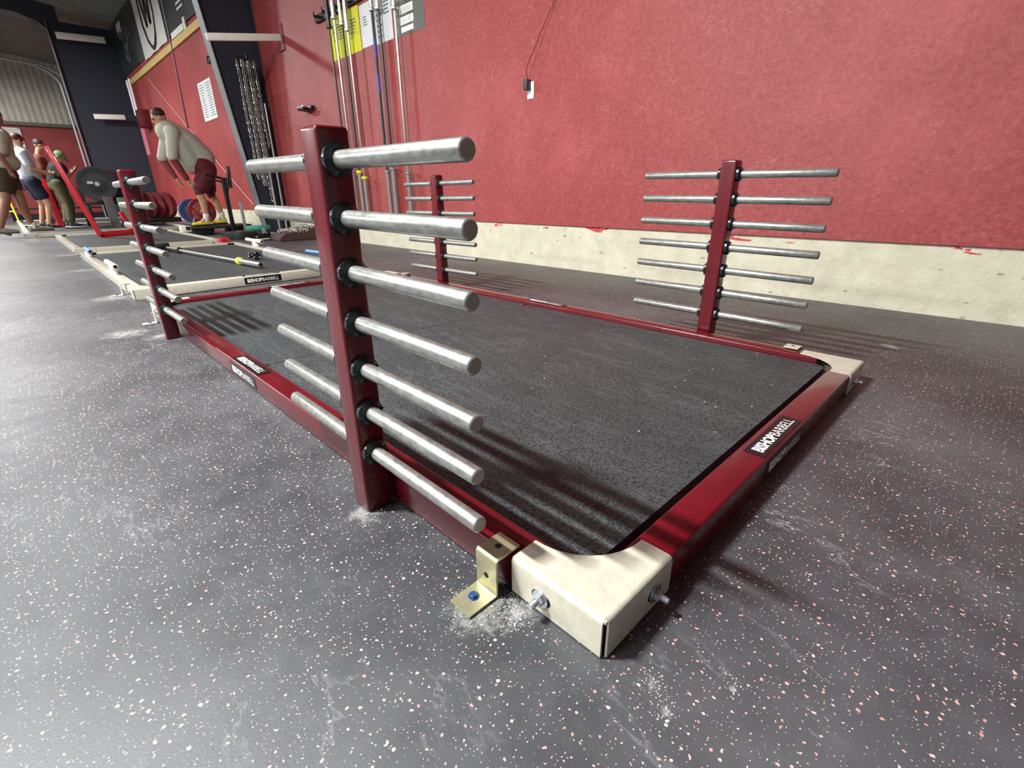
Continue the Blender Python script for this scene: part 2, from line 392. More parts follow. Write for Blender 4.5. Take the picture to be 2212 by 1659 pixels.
# tapered portal columns
def column(y, x0, x1, ztop, label, rafter=False):
    t = thing('tapered_column', ((x0 + XW) / 2, y, 0), label, 'column', 'tapered steel columns along the red wall')
    cx = (x0 + XW) / 2
    b = B(); prism(b, [(x0 - cx, 0), (XW - 0.02 - cx, 0), (XW - 0.02 - cx, ztop), (x1 - cx, ztop)], 'y', -0.006, 0.006); obj('web', b, MT['navy'], t, 0)
    b = B(); prism(b, [(x0 - cx - 0.012, 0), (x0 - cx, 0), (x1 - cx, ztop), (x1 - cx - 0.012, ztop)], 'y', -0.115, 0.115); obj('inner_flange', b, MT['greyfl'], t, 0)
    b = B(); box(b, (XW - 0.012 - cx, 0, ztop / 2), (0.014, 0.23, ztop)); obj('outer_flange', b, MT['navy'], t, 0)
    b = B(); box(b, (x0 + 0.17 - cx, 0, 0.012), (0.42, 0.28, 0.024)); obj('base_plate', b, MT['greyfl'], t, 0)
    if rafter:
        b = B(); prism(b, [(x1 + 0.3 - cx, 4.15), (x1 - cx, 4.95), (x1 - 0.55 - cx, 5.25), (-7.5 - cx, 5.75), (-7.5 - cx, 6.6), (x1 + 0.3 - cx, 5.7)], 'y', -0.01, 0.01); obj('rafter_web', b, MT['navy'], t, 0)
        b = B(); tube(b, [(x1 - cx, 0, 4.95), (x1 - 0.2 - cx, 0, 5.12), (x1 - 0.55 - cx, 0, 5.24), (-7.5 - cx, 0, 5.75)], 0.03, 6); obj('rafter_flange', b, MT['greyfl'], t, 0)
    return t
column(9.4, 2.80, 2.18, 5.4, 'dark navy tapered steel column with grey flange behind the hanging chains')
column(20.0, 1.70, 1.66, 5.2, 'dark navy steel column in the far bay with a roof rafter running left from its top', True)

def beam(x0, x1, y, z, h, label, tilt=0.0):
    b = B(); box(b, ((x1 - x0) / 2, 0, 0), (x1 - x0, 0.05, h), 0.004); o = obj('white_beam', b, MT['white'], None, loc=(x0, y, z), rot=(0, tilt, 0), label=label, cat='beam', group='white horizontal beams at the columns')
beam(2.13, 3.17, 8.32, 2.725, 0.088, 'white beam projecting from the red wall in front of the near column', -0.155)
beam(1.78, 2.86, 19.7, 4.80, 0.16, 'white horizontal beam across the far column, upper of the two there', -0.05)
beam(2.09, 2.84, 19.7, 2.86, 0.13, 'white horizontal beam across the far column, lower of the two there', -0.05)

# ------------------------------------------------------------------ lifting platforms
TZ = 0.0795
def rail_mesh(L, axis, key, cap=False):
    """square tube rail, 76 mm, lying from 0 to L along axis at cross-section centre"""
    b = B()
    s = (L, 0.074, 0.074) if axis == 'x' else (0.074, L, 0.074)
    c = (L / 2, 0, 0) if axis == 'x' else (0, L / 2, 0)
    box(b, c, s, 0.006, seg=3)
    return mesh_of('rail', b, MT[key])

def corner_mesh():
    """L-shaped folded corner shoe: outer corner at origin, arms run +x and +y"""
    b = B(); A = 0.208; W_ = 0.0775; t = 0.004; r = 0.010; c = 0.205; q = c - W_ + 0.012
    # top plate outline with concave inner fillet, outer edges rolled into the side flaps
    arc = [(c - q * math.cos(a), c - q * math.sin(a)) for a in [PI / 2 * k / 12 for k in range(13)]]
    arc = [(x, y) for x, y in arc]
    inner = [(W_ - 0.012, A)] + arc + [(A, W_ - 0.012)]
    top = [(r, A)] + inner + [(A, r), (r, r)]
    prism(b, top, 'z', TZ + 0.0015 - t, TZ + 0.0015)
    # rolled edge + side flaps along y (x=0 side) and along x (y=0 side)
    def flap(axis):
        prof = [(r, TZ + 0.0015)]
        for k in range(5):
            a = PI / 2 * k / 4; prof.append((r - r * math.sin(a), TZ + 0.0015 - r + r * math.cos(a)))
        prof += [(0, 0.003), (t, 0.003), (t, TZ - r)]
        for k in range(4, -1, -1):
            a = PI / 2 * k / 4; prof.append((r - (r - t) * math.sin(a), TZ + 0.0015 - r + (r - t) * math.cos(a)))
        L0 = 0.0035
        if axis == 'y': prism(b, prof, 'y', L0 + 0.004, A)
        else:
            A0 = [b.verts.new((L0 + 0.004, u, v)) for u, v in prof]; B0 = [b.verts.new((A, u, v)) for u, v in prof]
            m = len(prof); b.faces.new(A0); b.faces.new(list(reversed(B0)))
            for i in range(m): b.faces.new((A0[i], B0[i], B0[(i + 1) % m], A0[(i + 1) % m]))
    flap('y'); flap('x')
    box(b, (r * 0.75, r * 0.75, TZ - 0.004), (r * 0.9, r * 0.9, 0.007), 0.002)
    # slotted holes behind the bolts
    for (cx, cy, ax) in ((-0.0004, 0.135, 0), (0.150, -0.0004, 1)):
        for q_ in (-0.010, -0.006, 0.0, 0.006, 0.010):
            o_ = Vector((0, q_, 0)) if ax == 0 else Vector((q_, 0, 0)); d_ = Vector((-1, 0, 0)) if ax == 0 else Vector((0, -1, 0)); c_ = Vector((0, cy, 0.036)) if ax == 0 else Vector((cx, 0, 0.036))
            cyl(b, c_ + o_, c_ + o_ + d_ * 0.0006, 0.0115, 18, mi=1)
    return mesh_of('corner_shoe', b, [MT['cream'], MT['hole']])

def bolt_mesh():
    b = B()                                    # points along -x
    cyl(b, (0, 0, 0), (-0.0025, 0, 0), 0.0175, 28, ch=0.0005)
    cyl(b, (-0.0025, 0, 0), (-0.0125, 0, 0), 0.0108, 6, ch=0.001)
    prof = [(0.0, 0.0058)]
    for k in range(9): prof += [(0.0014 * k + 0.0004, 0.0062), (0.0014 * k + 0.0011, 0.0055)]
    prof += [(0.0145, 0.0060), (0.0158, 0.0048)]
    lathe(b, (-0.0115, 0, 0), (-0.03, 0, 0), prof, 14)
    return mesh_of('bolt', b, MT['chrome'])

def label_mesh(L, h, mat4=None):
    """black sticker with white lettering, lying in local xy, centred"""
    b = B(); box(b, (0, 0, 0.0004), (L, h, 0.0008), 0.0)
    th = h * 0.52
    w1 = L * 0.40; w2 = L * 0.45; x0 = -L * 0.43
    size = th / 0.70
    text_into(b, 'BISHOP', frame((x0, -th / 2, 0.0012), (1, 0, 0), (0, 1, 0)), size, size * 0.035, 1, fit=w1)
    text_into(b, 'BARBELL', frame((x0 + w1 + L * 0.012, -th / 2, 0.0012), (1, 0, 0), (0, 1, 0)), size, -size * 0.004, 1, fit=w2)
    return mesh_of('label', b, [MT['labelk'], MT['labelw']], 0)

CORNER, BOLT, LABEL = corner_mesh(), bolt_mesh(), label_mesh(0.29, 0.052)

# storage posts
def collar_mesh():
    b = B(); R = 0.0290; T = 0.0165
    lathe(b, (0, 0, 0), (0, 1, 0), [(0, 0.0158), (0, R - 0.001), (0.001, R), (T - 0.006, R), (T - 0.001, 0.0215), (T, 0.0205), (T, 0.0158)], 36)
    for s in (-1, 1):                                             # split line and clamp screws
        box(b, (s * 0.0230, T * 0.5, 0), (0.0125, T * 1.02, 0.0012), mi=1)
    for a in (35, 215):
        a = math.radians(a); c = Vector((math.cos(a) * R * 0.97, T * 0.32, math.sin(a) * R * 0.97)); d = Vector((math.cos(a), 0, math.sin(a)))
        cyl(b, c, c + d * 0.0014, 0.0036, 10, mi=2); cyl(b, c, c + d * 0.0017, 0.0020, 8, mi=1)
    return mesh_of('shaft_collar', b, [MT['black'], MT['hole'], MT['chrome']])
def rod_mesh():
    b = B(); L = 0.401
    lathe(b, (0, -L, 0), (0, L, 0), [(0, 0.0), (0.0, 0.0125), (0.0012, 0.0142), (0.0035, 0.0155), (0.35, 0.0156), (0.45, 0.0156), (2 * L - 0.0035, 0.0155), (2 * L - 0.0012, 0.0142), (2 * L, 0.0125), (2 * L, 0)], 28,
          mis=[1, 0, 0, 0, 0, 0, 0, 0, 1])
    return mesh_of('storage_rod', b, [MT['rod'], MT['rodend']])
COLLAR, ROD = collar_mesh(), rod_mesh()
def post_mesh():
    b = B(); box(b, (0, 0, 0.406), (0.064, 0.066, 0.812), 0.008, seg=4)
    return mesh_of('storage_post', b, MT['maroon'])
POST = post_mesh()

def platform(loc, W_, L_, key, label, posts=False, labels=(), brackets=()):
    t = thing('lifting_platform', loc, label, 'lifting platform')
    x0 = 0.0045 + 0.037; rx = rail_mesh(W_ - 0.28, 'x', key); ry = rail_mesh(L_ - 0.28, 'y', key)
    rails = {}
    rails['front'] = link('rail', rx, t, (0.14, 0.0415, 0.0405)); rails['far'] = link('rail', rx, t, (0.14, L_ - 0.0415, 0.0405))
    rails['left'] = link('rail', ry, t, (0.0415, 0.14, 0.0405)); rails['right'] = link('rail', ry, t, (W_ - 0.0415, 0.14, 0.0405))
    for (x, y, rz, flip) in ((0, 0, 0, False), (W_, 0, PI / 2, True), (W_, L_, PI, False), (0, L_, -PI / 2, True)):
        c = link('corner_shoe', CORNER, t, (x, y, 0), rot=(0, 0, rz), label='cream folded corner shoe' if key == 'maroon' else None)
        o = link('bolt', BOLT, c, (-0.0006, 0.135, 0.036)); o = link('bolt', BOLT, c, (0.150, -0.0006, 0.036), rot=(0, 0, PI / 2))
    for (rail, x, y, z, rot) in labels:
        o = link('label', LABEL, rails[rail], Vector((x, y, z)) - rails[rail].location, rot=rot, label='black sticker with white lettering')
    if posts:
        for (px, py, tilt) in ((-0.038, 0.649, 0.0117), (W_ + 0.041, 0.649, 0.0117), (-0.038, 2.719, -0.0065), (W_ + 0.041, 2.719, -0.0065)):
            p = link('storage_post', POST, t, (px, py, 0), rot=(tilt, 0, 0))
            for k in range(7):
                z = 0.1567 + 0.1 * k
                link('storage_rod', ROD, p, (0, 0, z), rot=(0, random.uniform(0, 6), 0))
                link('shaft_collar', COLLAR, p, (0, -0.033, z), rot=(0, random.uniform(-0.25, 0.45), PI))
                link('shaft_collar', COLLAR, p, (0, 0.033, z), rot=(0, random.uniform(-0.5, 0.3), 0))
    return t
PW, PL = 1.7062, 3.44
T1 = TZ - 0.0012
P1 = platform((0, 0, 0), PW, PL, 'maroon', 'maroon steel lifting platform frame with four storage posts and cream corners', True,
    labels=[('front', 0.835, 0.037, 0.0787, (0, 0, 0)), ('front', 0.845, 0.0042, 0.040, (PI / 2, 0, 0)),
            ('left', 0.036, 1.70, 0.0787, (0, 0, -PI / 2)), ('left', 0.0042, 1.72, 0.040, (PI / 2, 0, -PI / 2)),
            ('far', 0.85, PL - 0.037, 0.0787, (0, 0, 0)), ('right', PW - 0.040, 1.60, 0.0787, (0, 0, -PI / 2))])
P2 = platform((0, 4.04, 0), PW, 3.40, 'cream', 'cream steel lifting platform frame just beyond the maroon one', False,
    labels=[('front', 0.885, 0.0042, 0.042, (PI / 2, 0, 0)), ('front', 0.885, 0.037, 0.0787, (0, 0, 0))])
P3 = platform((0, 8.08, 0), PW, 3.40, 'cream', 'third platform frame in the row, cream, with a red stand on its mat')
P4 = platform((-0.36, 12.35, 0), 2.6, 3.5, 'cream', 'cream platform frame under the feet of the man in beige')
P5 = platform((-0.36, 16.2, 0), 2.6, 3.5, 'cream', 'farthest cream platform frame, seen as a pale line')

def mat(x0, y0, x1, y1, label, h=0.056, r=0.03, corners=(1, 1, 1, 1)):
    b = B(); pts = []
    for (cx, cy, a0, on) in ((x1 - r, y1 - r, 0, corners[2]), (x0 + r, y1 - r, 90, corners[3]), (x0 + r, y0 + r, 180, corners[0]), (x1 - r, y0 + r, 270, corners[1])):
        if on: pts += [(cx + r * math.cos(math.radians(a0 + 90 * k / 8)), cy + r * math.sin(math.radians(a0 + 90 * k / 8))) for k in range(9)]
        else:
            sx = 1 if a0 in (0, 270) else -1; sy = 1 if a0 in (0, 90) else -1; pts.append((cx + r * sx, cy + r * sy))
    ox, oy = (x0 + x1) / 2, (y0 + y1) / 2
    pts = [(x - ox, y - oy) for x, y in pts]
    fs = prism(b, pts, 'z', 0.001, h)
    es = [e for e in b.edges if all(v.co.z > h - 1e-5 for v in e.verts)]
    bmesh.ops.bevel(b, geom=es, offset=0.003, segments=2, affect='EDGES')
    obj('rubber_mat', b, MT['mat'], None, 40, loc=(ox, oy, 0), label=label, cat='mat', group='rubber platform mats')
e = 0.0845
mat(e + 0.003, 0.106, PW - e - 0.003, 1.718, 'near black pebbled rubber mat between the two nearest storage posts')
mat(e, 1.722, PW - e, PL - e, 'far black pebbled rubber mat inside the maroon frame')
mat(e, 4.04 + e, PW - e, 5.75, 'near rubber mat in the second platform, under the loose barbell sleeve')
mat(e, 5.755, PW - e, 7.44 - e, 'far rubber mat in the second platform, by the red foam block')
mat(e, 8.08 + e, PW - e, 11.48 - e, 'single dark mat in the third platform under the red stand')
mat(-0.36 + e, 12.35 + e, 2.24 - e, 15.85 - e, 'dark mat of the fourth platform behind the man in beige')
mat(-0.36 + e, 16.2 + e, 2.24 - e, 19.7 - e, 'farthest dark mat, below the yellow ladder')

# anchor bracket hooked over a rail and screwed to the floor
def anchor(x, y, rz, label, key='zinc', group='floor anchor brackets'):
    t = thing('anchor_bracket', (x, y, 0), label, 'bracket', group, rot=(0, 0, rz))
    # profile in local x-z: foot outwards (-x), riser, top flange over the rail (+x)
    b = B(); th = 0.0042; r = 0.006; z1 = TZ + 0.0065
    pr = [(-0.098, 0.0015), (-0.034, 0.0015)]
    pr += [(-0.034 + r * math.sin(PI / 2 * k / 4), 0.0015 + r - r * math.cos(PI / 2 * k / 4)) for k in range(1, 5)]
    pr += [(-0.028, z1 - r - th)] + [(-0.028 + 0.004 + 0.0 - 0.004 * math.cos(PI / 2 * k / 4), z1 - th - 0.004 + 0.004 * math.sin(PI / 2 * k / 4)) for k in range(1, 5)]
    pr += [(0.030, z1 - th), (0.030, z1)]
    pr += [(-0.024 - (0.004 + th) * math.sin(PI / 2 * k / 4), z1 - (0.004 + th) + (0.004 + th) * math.cos(PI / 2 * k / 4)) for k in range(0, 5)]
    pr += [(-0.032, 0.0015 + r + th)] + [(-0.0355 + 0.0035 * math.cos(PI / 2 * k / 3), 0.0075 + 0.002 - 0.0038 * math.sin(PI / 2 * k / 3)) for k in range(0, 4)]
    pr += [(-0.098, 0.0015 + th)]
    prism(b, pr, 'y', -0.0275, 0.0275)
    # slotted holes: short dark plugs set into the faces
    lathe(b, (-0.0, 0.0, z1 - 0.001), (0, 0, z1 + 1), [(0, 0.0065), (0.0013, 0.0065)], 18, mi=1)
    lathe(b, (-0.0312, 0.0, 0.038), (-1, 0, 0.038), [(0, 0.006), (0.0014, 0.006)], 18, mi=1)
    obj('bracket_plate', b, [MT[key], MT['hole']], t, 30)
    b = B(); c = (-0.062, 0.003)
    cyl(b, (c[0], c[1], 0.0055), (c[0], c[1], 0.0075), 0.0105, 24, ch=0.0006)
    cyl(b, (c[0], c[1], 0.0075), (c[0], c[1], 0.0125), 0.0082, 6, ch=0.001)
    obj('anchor_screw', b, MT['bluebolt'], t, 30, label='blue hexagon screw head')
anchor(0, 0.243, 0, 'yellow zinc angle bracket with blue screw beside the nearest cream corner')
anchor(PW, 0.255, PI, 'pale bracket hooked on the maroon rail beside the right cream corner', 'cream')
anchor(0, 3.16, 0, 'pale bracket on the maroon rail behind the far left storage post', 'cream')
anchor(PW, 3.17, PI, 'pale bracket on the maroon rail behind the small far right storage post', 'cream')
anchor(0, 4.36, 0, 'pale bracket beside the near left corner of the second platform', 'cream')

# dropped chalk crumbs
b = B()
for (cx, cy, r, nn) in ((-0.075, 0.215, 0.055, 240), (-0.035, 0.165, 0.028, 170), (-0.005, 0.20, 0.018, 60), (0.022, -0.074, 0.018, 60), (0.002, -0.104, 0.016, 40), (0.105, -0.165, 0.02, 30), (-0.07, 0.60, 0.03, 50)):
    for _ in range(nn):
        a = random.uniform(0, 2 * PI); rr = r * random.random() ** 0.6 * 1.3; s = random.uniform(0.0004, 0.0014)
        x, y = cx + rr * math.cos(a), cy + rr * math.sin(a)
        if x > -0.001 and y > -0.001: continue
        m = Matrix.Translation((x, y, s * 0.4)) @ Matrix.Rotation(random.uniform(0, 3), 4, 'Z') @ Matrix.Diagonal((s, s * random.uniform(0.5, 1), s * 0.6, 1))
        bmesh.ops.create_icosphere(b, subdivisions=1, radius=1, matrix=m)
obj('chalk_crumbs', b, MT['sock'], None, 0, label='white chalk crumbs scattered on the rubber floor round the nearest corner', cat='chalk', kind='stuff')

# ------------------------------------------------------------------ right wall fittings
t = thing('wall_outlet', (XW, 3.155, 1.545), 'white outlet plate with dark adapter plugged in on the open red wall', 'outlet')
b = B(); box(b, (-0.003, 0, 0), (0.006, 0.080, 0.135), 0.002)
for dz in (0.026, -0.026): box(b, (-0.0065, 0, dz), (0.003, 0.034, 0.028), 0.001)
obj('face_plate', b, MT['plastic'], t)
b = B(); box(b, (-0.034, 0.018, 0.042), (0.056, 0.05, 0.082), 0.004); obj('adapter', b, MT['adapter'], t)
b = B(); pts = []
wp = [(3.145, 3.165, 1.63), (3.12, 3.16, 1.70), (3.13, 3.10, 1.80), (3.14, 3.06, 1.86), (3.15, 2.99, 1.98), (3.16, 2.90, 2.10), (3.165, 2.83, 2.22), (3.165, 2.82, 2.6), (3.165, 2.83, 4.2)]
for i in range(len(wp) - 1):
    for k in range(6):
        pts.append(Vector(wp[i]).lerp(Vector(wp[i + 1]), k / 6) - Vector((XW, 3.155, 1.545)))
sm = pts[:]
for _ in range(6): sm = [sm[0]] + [(sm[i - 1] + sm[i] * 2 + sm[i + 1]) / 4 for i in range(1, len(sm) - 1)] + [sm[-1]]
tube(b, sm, 0.0032, 8); obj('adapter_cable', b, MT['cable'], t)

def sheet(name, y0, y1, z0, z1, m, label, cat, group=None, thick=0.002, prints=(), mats=None, letters=()):
    """flat print on the wall; y0 is the left edge in the picture (farther), y1 the right edge"""
    yc, zc = (y0 + y1) / 2, (z0 + z1) / 2
    b = B(); box(b, (-thick / 2, 0, 0), (thick, abs(y0 - y1), z1 - z0))
    for (u0, v0, u1, v1, mi) in prints:        # 0..1 across and up
        ya = y0 + (y1 - y0) * u0 - yc; yb = y0 + (y1 - y0) * u1 - yc; za = z0 + (z1 - z0) * v0 - zc; zb = z0 + (z1 - z0) * v1 - zc
        box(b, (-thick - 0.0004, (ya + yb) / 2, (za + zb) / 2), (0.0008, abs(ya - yb), zb - za), mi=mi)
    for (s, u, v, hgt, fit, mi) in letters:
        text_into(b, s, frame((-thick - 0.0016, y0 + (y1 - y0) * u - yc, z0 + (z1 - z0) * v - zc), (0, -1, 0), (0, 0, 1)), hgt / 0.7, hgt * 0.04, mi, fit=fit)
    return obj(name, b, [m] + list(mats or []), None, 0, loc=(XW, yc, zc), label=label, cat=cat, group=group)
def lines(n, u0, u1, v0, v1, mi, frac=0.45):
    out = []
    for k in range(n):
        va = v0 + (v1 - v0) * k / n
        out.append((u0, va, u0 + (u1 - u0) * random.uniform(0.75, 1), va + (v1 - v0) / n * frac, mi))
    return out
sheet('notice_sheet', 6.78, 6.02, 2.34, 2.80, MT['yellow'], 'yellow notice sheet on the red wall behind the hanging bars', 'notice', 'notices behind the hanging bars',
      prints=lines(5, 0.62, 0.9, 0.45, 0.8, 1) + lines(6, 0.1, 0.5, 0.45, 0.85, 1), mats=[MT['ink']])
sheet('notice_sheet', 6.00, 5.72, 2.35, 2.78, MT['paper'], 'narrow white notice between the yellow sheet and the blue-taped bar', 'notice', 'notices behind the hanging bars',
      prints=lines(4, 0.25, 0.6, 0.5, 0.75, 1), mats=[MT['ink']])
sheet('notice_sheet', 5.66, 5.30, 2.33, 2.80, MT['paper'], 'wide white notice just left of the charcoal sign', 'notice', 'notices behind the hanging bars',
      prints=lines(7, 0.1, 0.42, 0.12, 0.9, 1) + lines(4, 0.55, 0.9, 0.55, 0.85, 1), mats=[MT['ink']])
sheet('wall_sign', 5.22, 4.685, 2.32, 2.86, MT['sign'], 'charcoal sign with tall white lettering and three pale text panels', 'sign',
      prints=[(0.13, 0.36, 0.62, 0.5, 1), (0.13, 0.18, 0.62, 0.31, 1), (0.16, 0.05, 0.6, 0.14, 1)] + [(0.17 + 0.06 * k, 0.38 + 0.0 * k, 0.18 + 0.06 * k, 0.47, 2) for k in range(7)] + [(0.17 + 0.07 * k, 0.2, 0.18 + 0.07 * k, 0.29, 2) for k in range(6)],
      mats=[MT['labelw'], MT['ink']], letters=[('BACK TEAM', 0.03, 0.60, 0.20, 0.44, 1)])

# bar storage rack and hanging barbells
t = thing('bar_hook_rack', (XW, 6.1, 2.78), 'dark steel hook strip on the wall holding the upright barbells', 'rack')
b = B(); box(b, (-0.02, 0, 0.08), (0.04, 2.0, 0.08), 0.004); obj('back_strip', b, MT['blackm'], t)
for k in range(8):
    b = B(); y = 0.86 - k * 0.245; box(b, (-0.07, y, 0.08), (0.10, 0.016, 0.03), 0.003); box(b, (-0.115, y, 0.10), (0.012, 0.016, 0.05), 0.003); obj('hook', b, MT['blackm'], t)
def hanging_bar(y, zlo, zc, zu, ks, ksl, label, ring=None, rs=0.0145, rl=0.030, x=3.09, extra=None):
    t = thing('barbell', (x, y, zlo), label, 'barbell', 'barbells standing upright against the red wall')
    b = B(); cyl(b, (0, 0, 0), (0, 0, zc - zlo), rl, 18, ch=0.003); obj('lower_sleeve', b, MT[ksl], t)
    b = B(); cyl(b, (0, 0, zc - zlo), (0, 0, zc - zlo + 0.035), rl + 0.011, 20, ch=0.004); obj('lower_collar', b, ring or MT[ksl], t)
    b = B(); cyl(b, (0, 0, zc - zlo + 0.035), (0, 0, zu - zlo), rs, 14); obj('shaft', b, MT[ks], t)
    if extra:
        for (za, zb, mk) in extra:
            b = B(); cyl(b, (0, 0, za - zlo), (0, 0, zb - zlo), rs + 0.0015, 14); obj('grip_tape', b, MT[mk], t)
    b = B(); cyl(b, (0, 0, zu - zlo), (0, 0, zu - zlo + 0.03), rl + 0.009, 20, ch=0.004); obj('upper_collar', b, MT[ksl], t)
    b = B(); cyl(b, (0, 0, zu - zlo + 0.03), (0, 0, zu - zlo + 0.45), rl, 18, ch=0.003); obj('upper_sleeve', b, MT[ksl], t)
hanging_bar(6.62, 0.44, 0.93, 2.66, 'bardark', 'bardark', 'leftmost upright barbell, dark and worn, left of the yellow sheet', rs=0.013)
hanging_bar(6.44, 0.43, 0.96, 2.72, 'barsteel', 'barsteel', 'bright upright barbell crossing the left edge of the yellow sheet', rs=0.015, x=3.08)
hanging_bar(6.33, 0.44, 0.95, 2.64, 'bardark', 'barsteel', 'upright barbell with dark shaft and yellow lower collar', ring=MT['yelring'], x=3.12)
hanging_bar(6.15, 0.43, 0.87, 2.54, 'barsteel', 'barsteel', 'upright barbell with a bright shaft and a yellow collar set lower than its neighbour', ring=MT['yelring'], rs=0.013, x=3.09)
hanging_bar(5.56, 0.42, 0.93, 2.62, 'teal', 'barsteel', 'upright barbell with dark teal shaft and blue tape bands', x=3.09, rs=0.016, rl=0.027, extra=[(2.18, 2.36, 'blue'), (1.82, 2.0, 'blue')])
hanging_bar(5.47, 0.43, 0.96, 2.62, 'bardark', 'barsteel', 'dark upright barbell touching the blue-taped one', x=3.12)
hanging_bar(5.11, 0.43, 0.90, 2.54, 'barsteel', 'barsteel', 'rightmost upright barbell, plain steel with grey collar beside the charcoal sign', x=3.10)

# bar rest clamp on the wall
t = thing('wall_clamp', (XW, 7.7, 1.88), 'small black pin clamp sticking out of the red wall left of the barbells', 'clamp')
b = B(); box(b, (-0.03, 0, 0), (0.06, 0.30, 0.06), 0.01); box(b, (-0.10, 0.03, -0.01), (0.10, 0.20, 0.035), 0.01); obj('clamp_body', b, MT['blackm'], t)
b = B(); cyl(b, (-0.09, 0.05, 0), (-0.09, 0.05, 0.07), 0.014, 12, ch=0.003); cyl(b, (-0.14, -0.12, 0.015), (-0.14, 0.14, 0.015), 0.012, 10, ch=0.003); obj('pin', b, MT['galv'], t)
t = thing('wall_conduit', (XW, 8.36, 2.9), 'thin dark red conduit beside the end of the near white beam', 'conduit')
b = B(); tube(b, [(-0.012, -0.10, 0.16), (-0.012, -0.10, -0.14), (-0.012, -0.09, -0.17), (-0.012, 0.10, -0.17)], 0.008, 8); obj('pipe', b, MT['cable'], t)

# programme boards and small notices in the next bay
t = thing('programme_board', (XW - 0.002, 12.55, 2.55), 'white programme board in two columns on the wall of the next bay', 'notice')
for s in (-1, 1):
    b = B(); box(b, (-0.004, s * 0.235, 0), (0.008, 0.455, 0.72))
    for k in range(14): box(b, (-0.0085, s * 0.235, 0.30 - k * 0.045), (0.001, 0.36 * random.uniform(0.7, 1), 0.016), mi=1)
    obj('board_panel', b, [MT['paper'], MT['ink']], t, 0)
t = thing('small_notice', (XW, 19.6, 2.3), 'pink notice on the far red wall behind the bending man', 'notice')
b = B(); box(b, (-0.004, 0, 0), (0.008, 0.5, 0.85)); obj('notice_page', b, MT['pink'], t, 0)
t = thing('wall_box', (XW, 18.4, 2.75), 'dark red box on the wall under two white tubes', 'box')
b = B(); box(b, (-0.12, 0, 0), (0.24, 0.5, 0.45), 0.01); obj('box_body', b, MT['dkred'], t)
for dy in (0.16, -0.16):
    b = B(); cyl(b, (-0.16, 0.55 + dy, 0.15), (-0.16, 0.55 + dy, 1.05), 0.03, 10); obj('white_tube', b, MT['plastic'], t)
t = thing('wall_clamp', (XW, 11.6, 3.1), 'tiny dark bracket on the wall above the programme board', 'clamp')
b = B(); box(b, (-0.06, 0, 0), (0.12, 0.18, 0.08), 0.01); box(b, (-0.09, 0.05, 0.06), (0.05, 0.04, 0.06), 0.005); obj('clamp_body', b, MT['blackm'], t)

# plywood ledge and the banners above it
b = B()
for (a, c) in ((9.95, 14.6), (14.62, 18.9), (18.92, 21.8)): box(b, (-0.02, (a + c) / 2 - 15, 0), (0.04, c - a, 0.14), 0.003)
obj('plywood_strip', b, MT['plyw'], None, 0, loc=(XW - 0.003, 15, 3.80), label='long pale plywood strip along the red wall under the banners', cat='trim')
def banner(y0, y1, z0, z1, m, label): 
    t = thing('wall_banner', (XW - 0.01, (y0 + y1) / 2, (z0 + z1) / 2), label, 'banner', 'banners above the plywood strip')
    b = B(); nx, nz = 14, 8; W2, H2 = y0 - y1, z1 - z0; V = {}
    for i in range(nx + 1):
        for k in range(nz + 1):
            V[i, k] = b.verts.new((-0.012 - 0.01 * math.sin(i * 1.3) * (1 - k / nz), W2 * (0.5 - i / nx), H2 * (k / nz - 0.5)))
    for i in range(nx):
        for k in range(nz): b.faces.new((V[i, k], V[i + 1, k], V[i + 1, k + 1], V[i, k + 1]))
    r = bmesh.ops.extrude_face_region(b, geom=list(b.faces)); 
    for v in [g for g in r['geom'] if isinstance(g, bmesh.types.BMVert)]: v.co.x += 0.004
    obj('vinyl', b, m, t); return t, W2, H2
t, W2, H2 = banner(20.3, 17.0, 4.02, 5.33, MT['bannerk'], 'dark banner with scrawled grey graphics, leftmost of the three')
b = B(); random.seed(3)
def stroke(b, y0, z0, y1, z1, wd, x=-0.026, mi=0):
    d = Vector((0, y1 - y0, z1 - z0)); n_ = Vector((0, -d.z, d.y)).normalized() * wd / 2
    p = [Vector((x, y0, z0)) + n_, Vector((x, y1, z1)) + n_, Vector((x, y1, z1)) - n_, Vector((x, y0, z0)) - n_]
    q = [v + Vector((0.003, 0, 0)) for v in p]
    P_ = [b.verts.new(v) for v in p]; Q_ = [b.verts.new(v) for v in q]
    fs = [b.faces.new(P_), b.faces.new(list(reversed(Q_)))] + [b.faces.new((P_[i], Q_[i], Q_[(i + 1) % 4], P_[(i + 1) % 4])) for i in range(4)]
    for f in fs: f.material_index = mi
py, pz = 0.1, 0.3
for k in range(34):
    ny, nz_ = py + random.uniform(-0.35, 0.28), pz + random.uniform(-0.3, 0.26)
    ny = max(-1.2, min(0.75, ny)); nz_ = max(-0.45, min(0.4, nz_)); stroke(b, py, pz, ny, nz_, 0.045); py, pz = ny, nz_
obj('scrawl_graphic', b, MT['ink'], t, 0)
b = B()
for k in range(5): stroke(b, 0.75 - 0.12 * k, 0.28 + 0.05 * (k % 2), 0.62 - 0.12 * k, 0.52, 0.10)
obj('white_mark', b, MT['bannerw'], t, 0)
t, W2, H2 = banner(16.95, 14.5, 3.96, 5.33, MT['bannerw'], 'white banner with a dark shield emblem, middle of the three')
b = B()
sh = [(-0.62, 0.62), (-0.62, -0.05), (-0.42, -0.38), (-0.18, -0.55), (0.0, -0.62), (0.18, -0.55), (0.42, -0.38), (0.62, -0.05), (0.62, 0.62)]
for a, c in zip(sh, sh[1:]): stroke(b, a[0], a[1], c[0], c[1], 0.09)
stroke(b, 0.62, 0.6, -0.62, 0.6, 0.12)
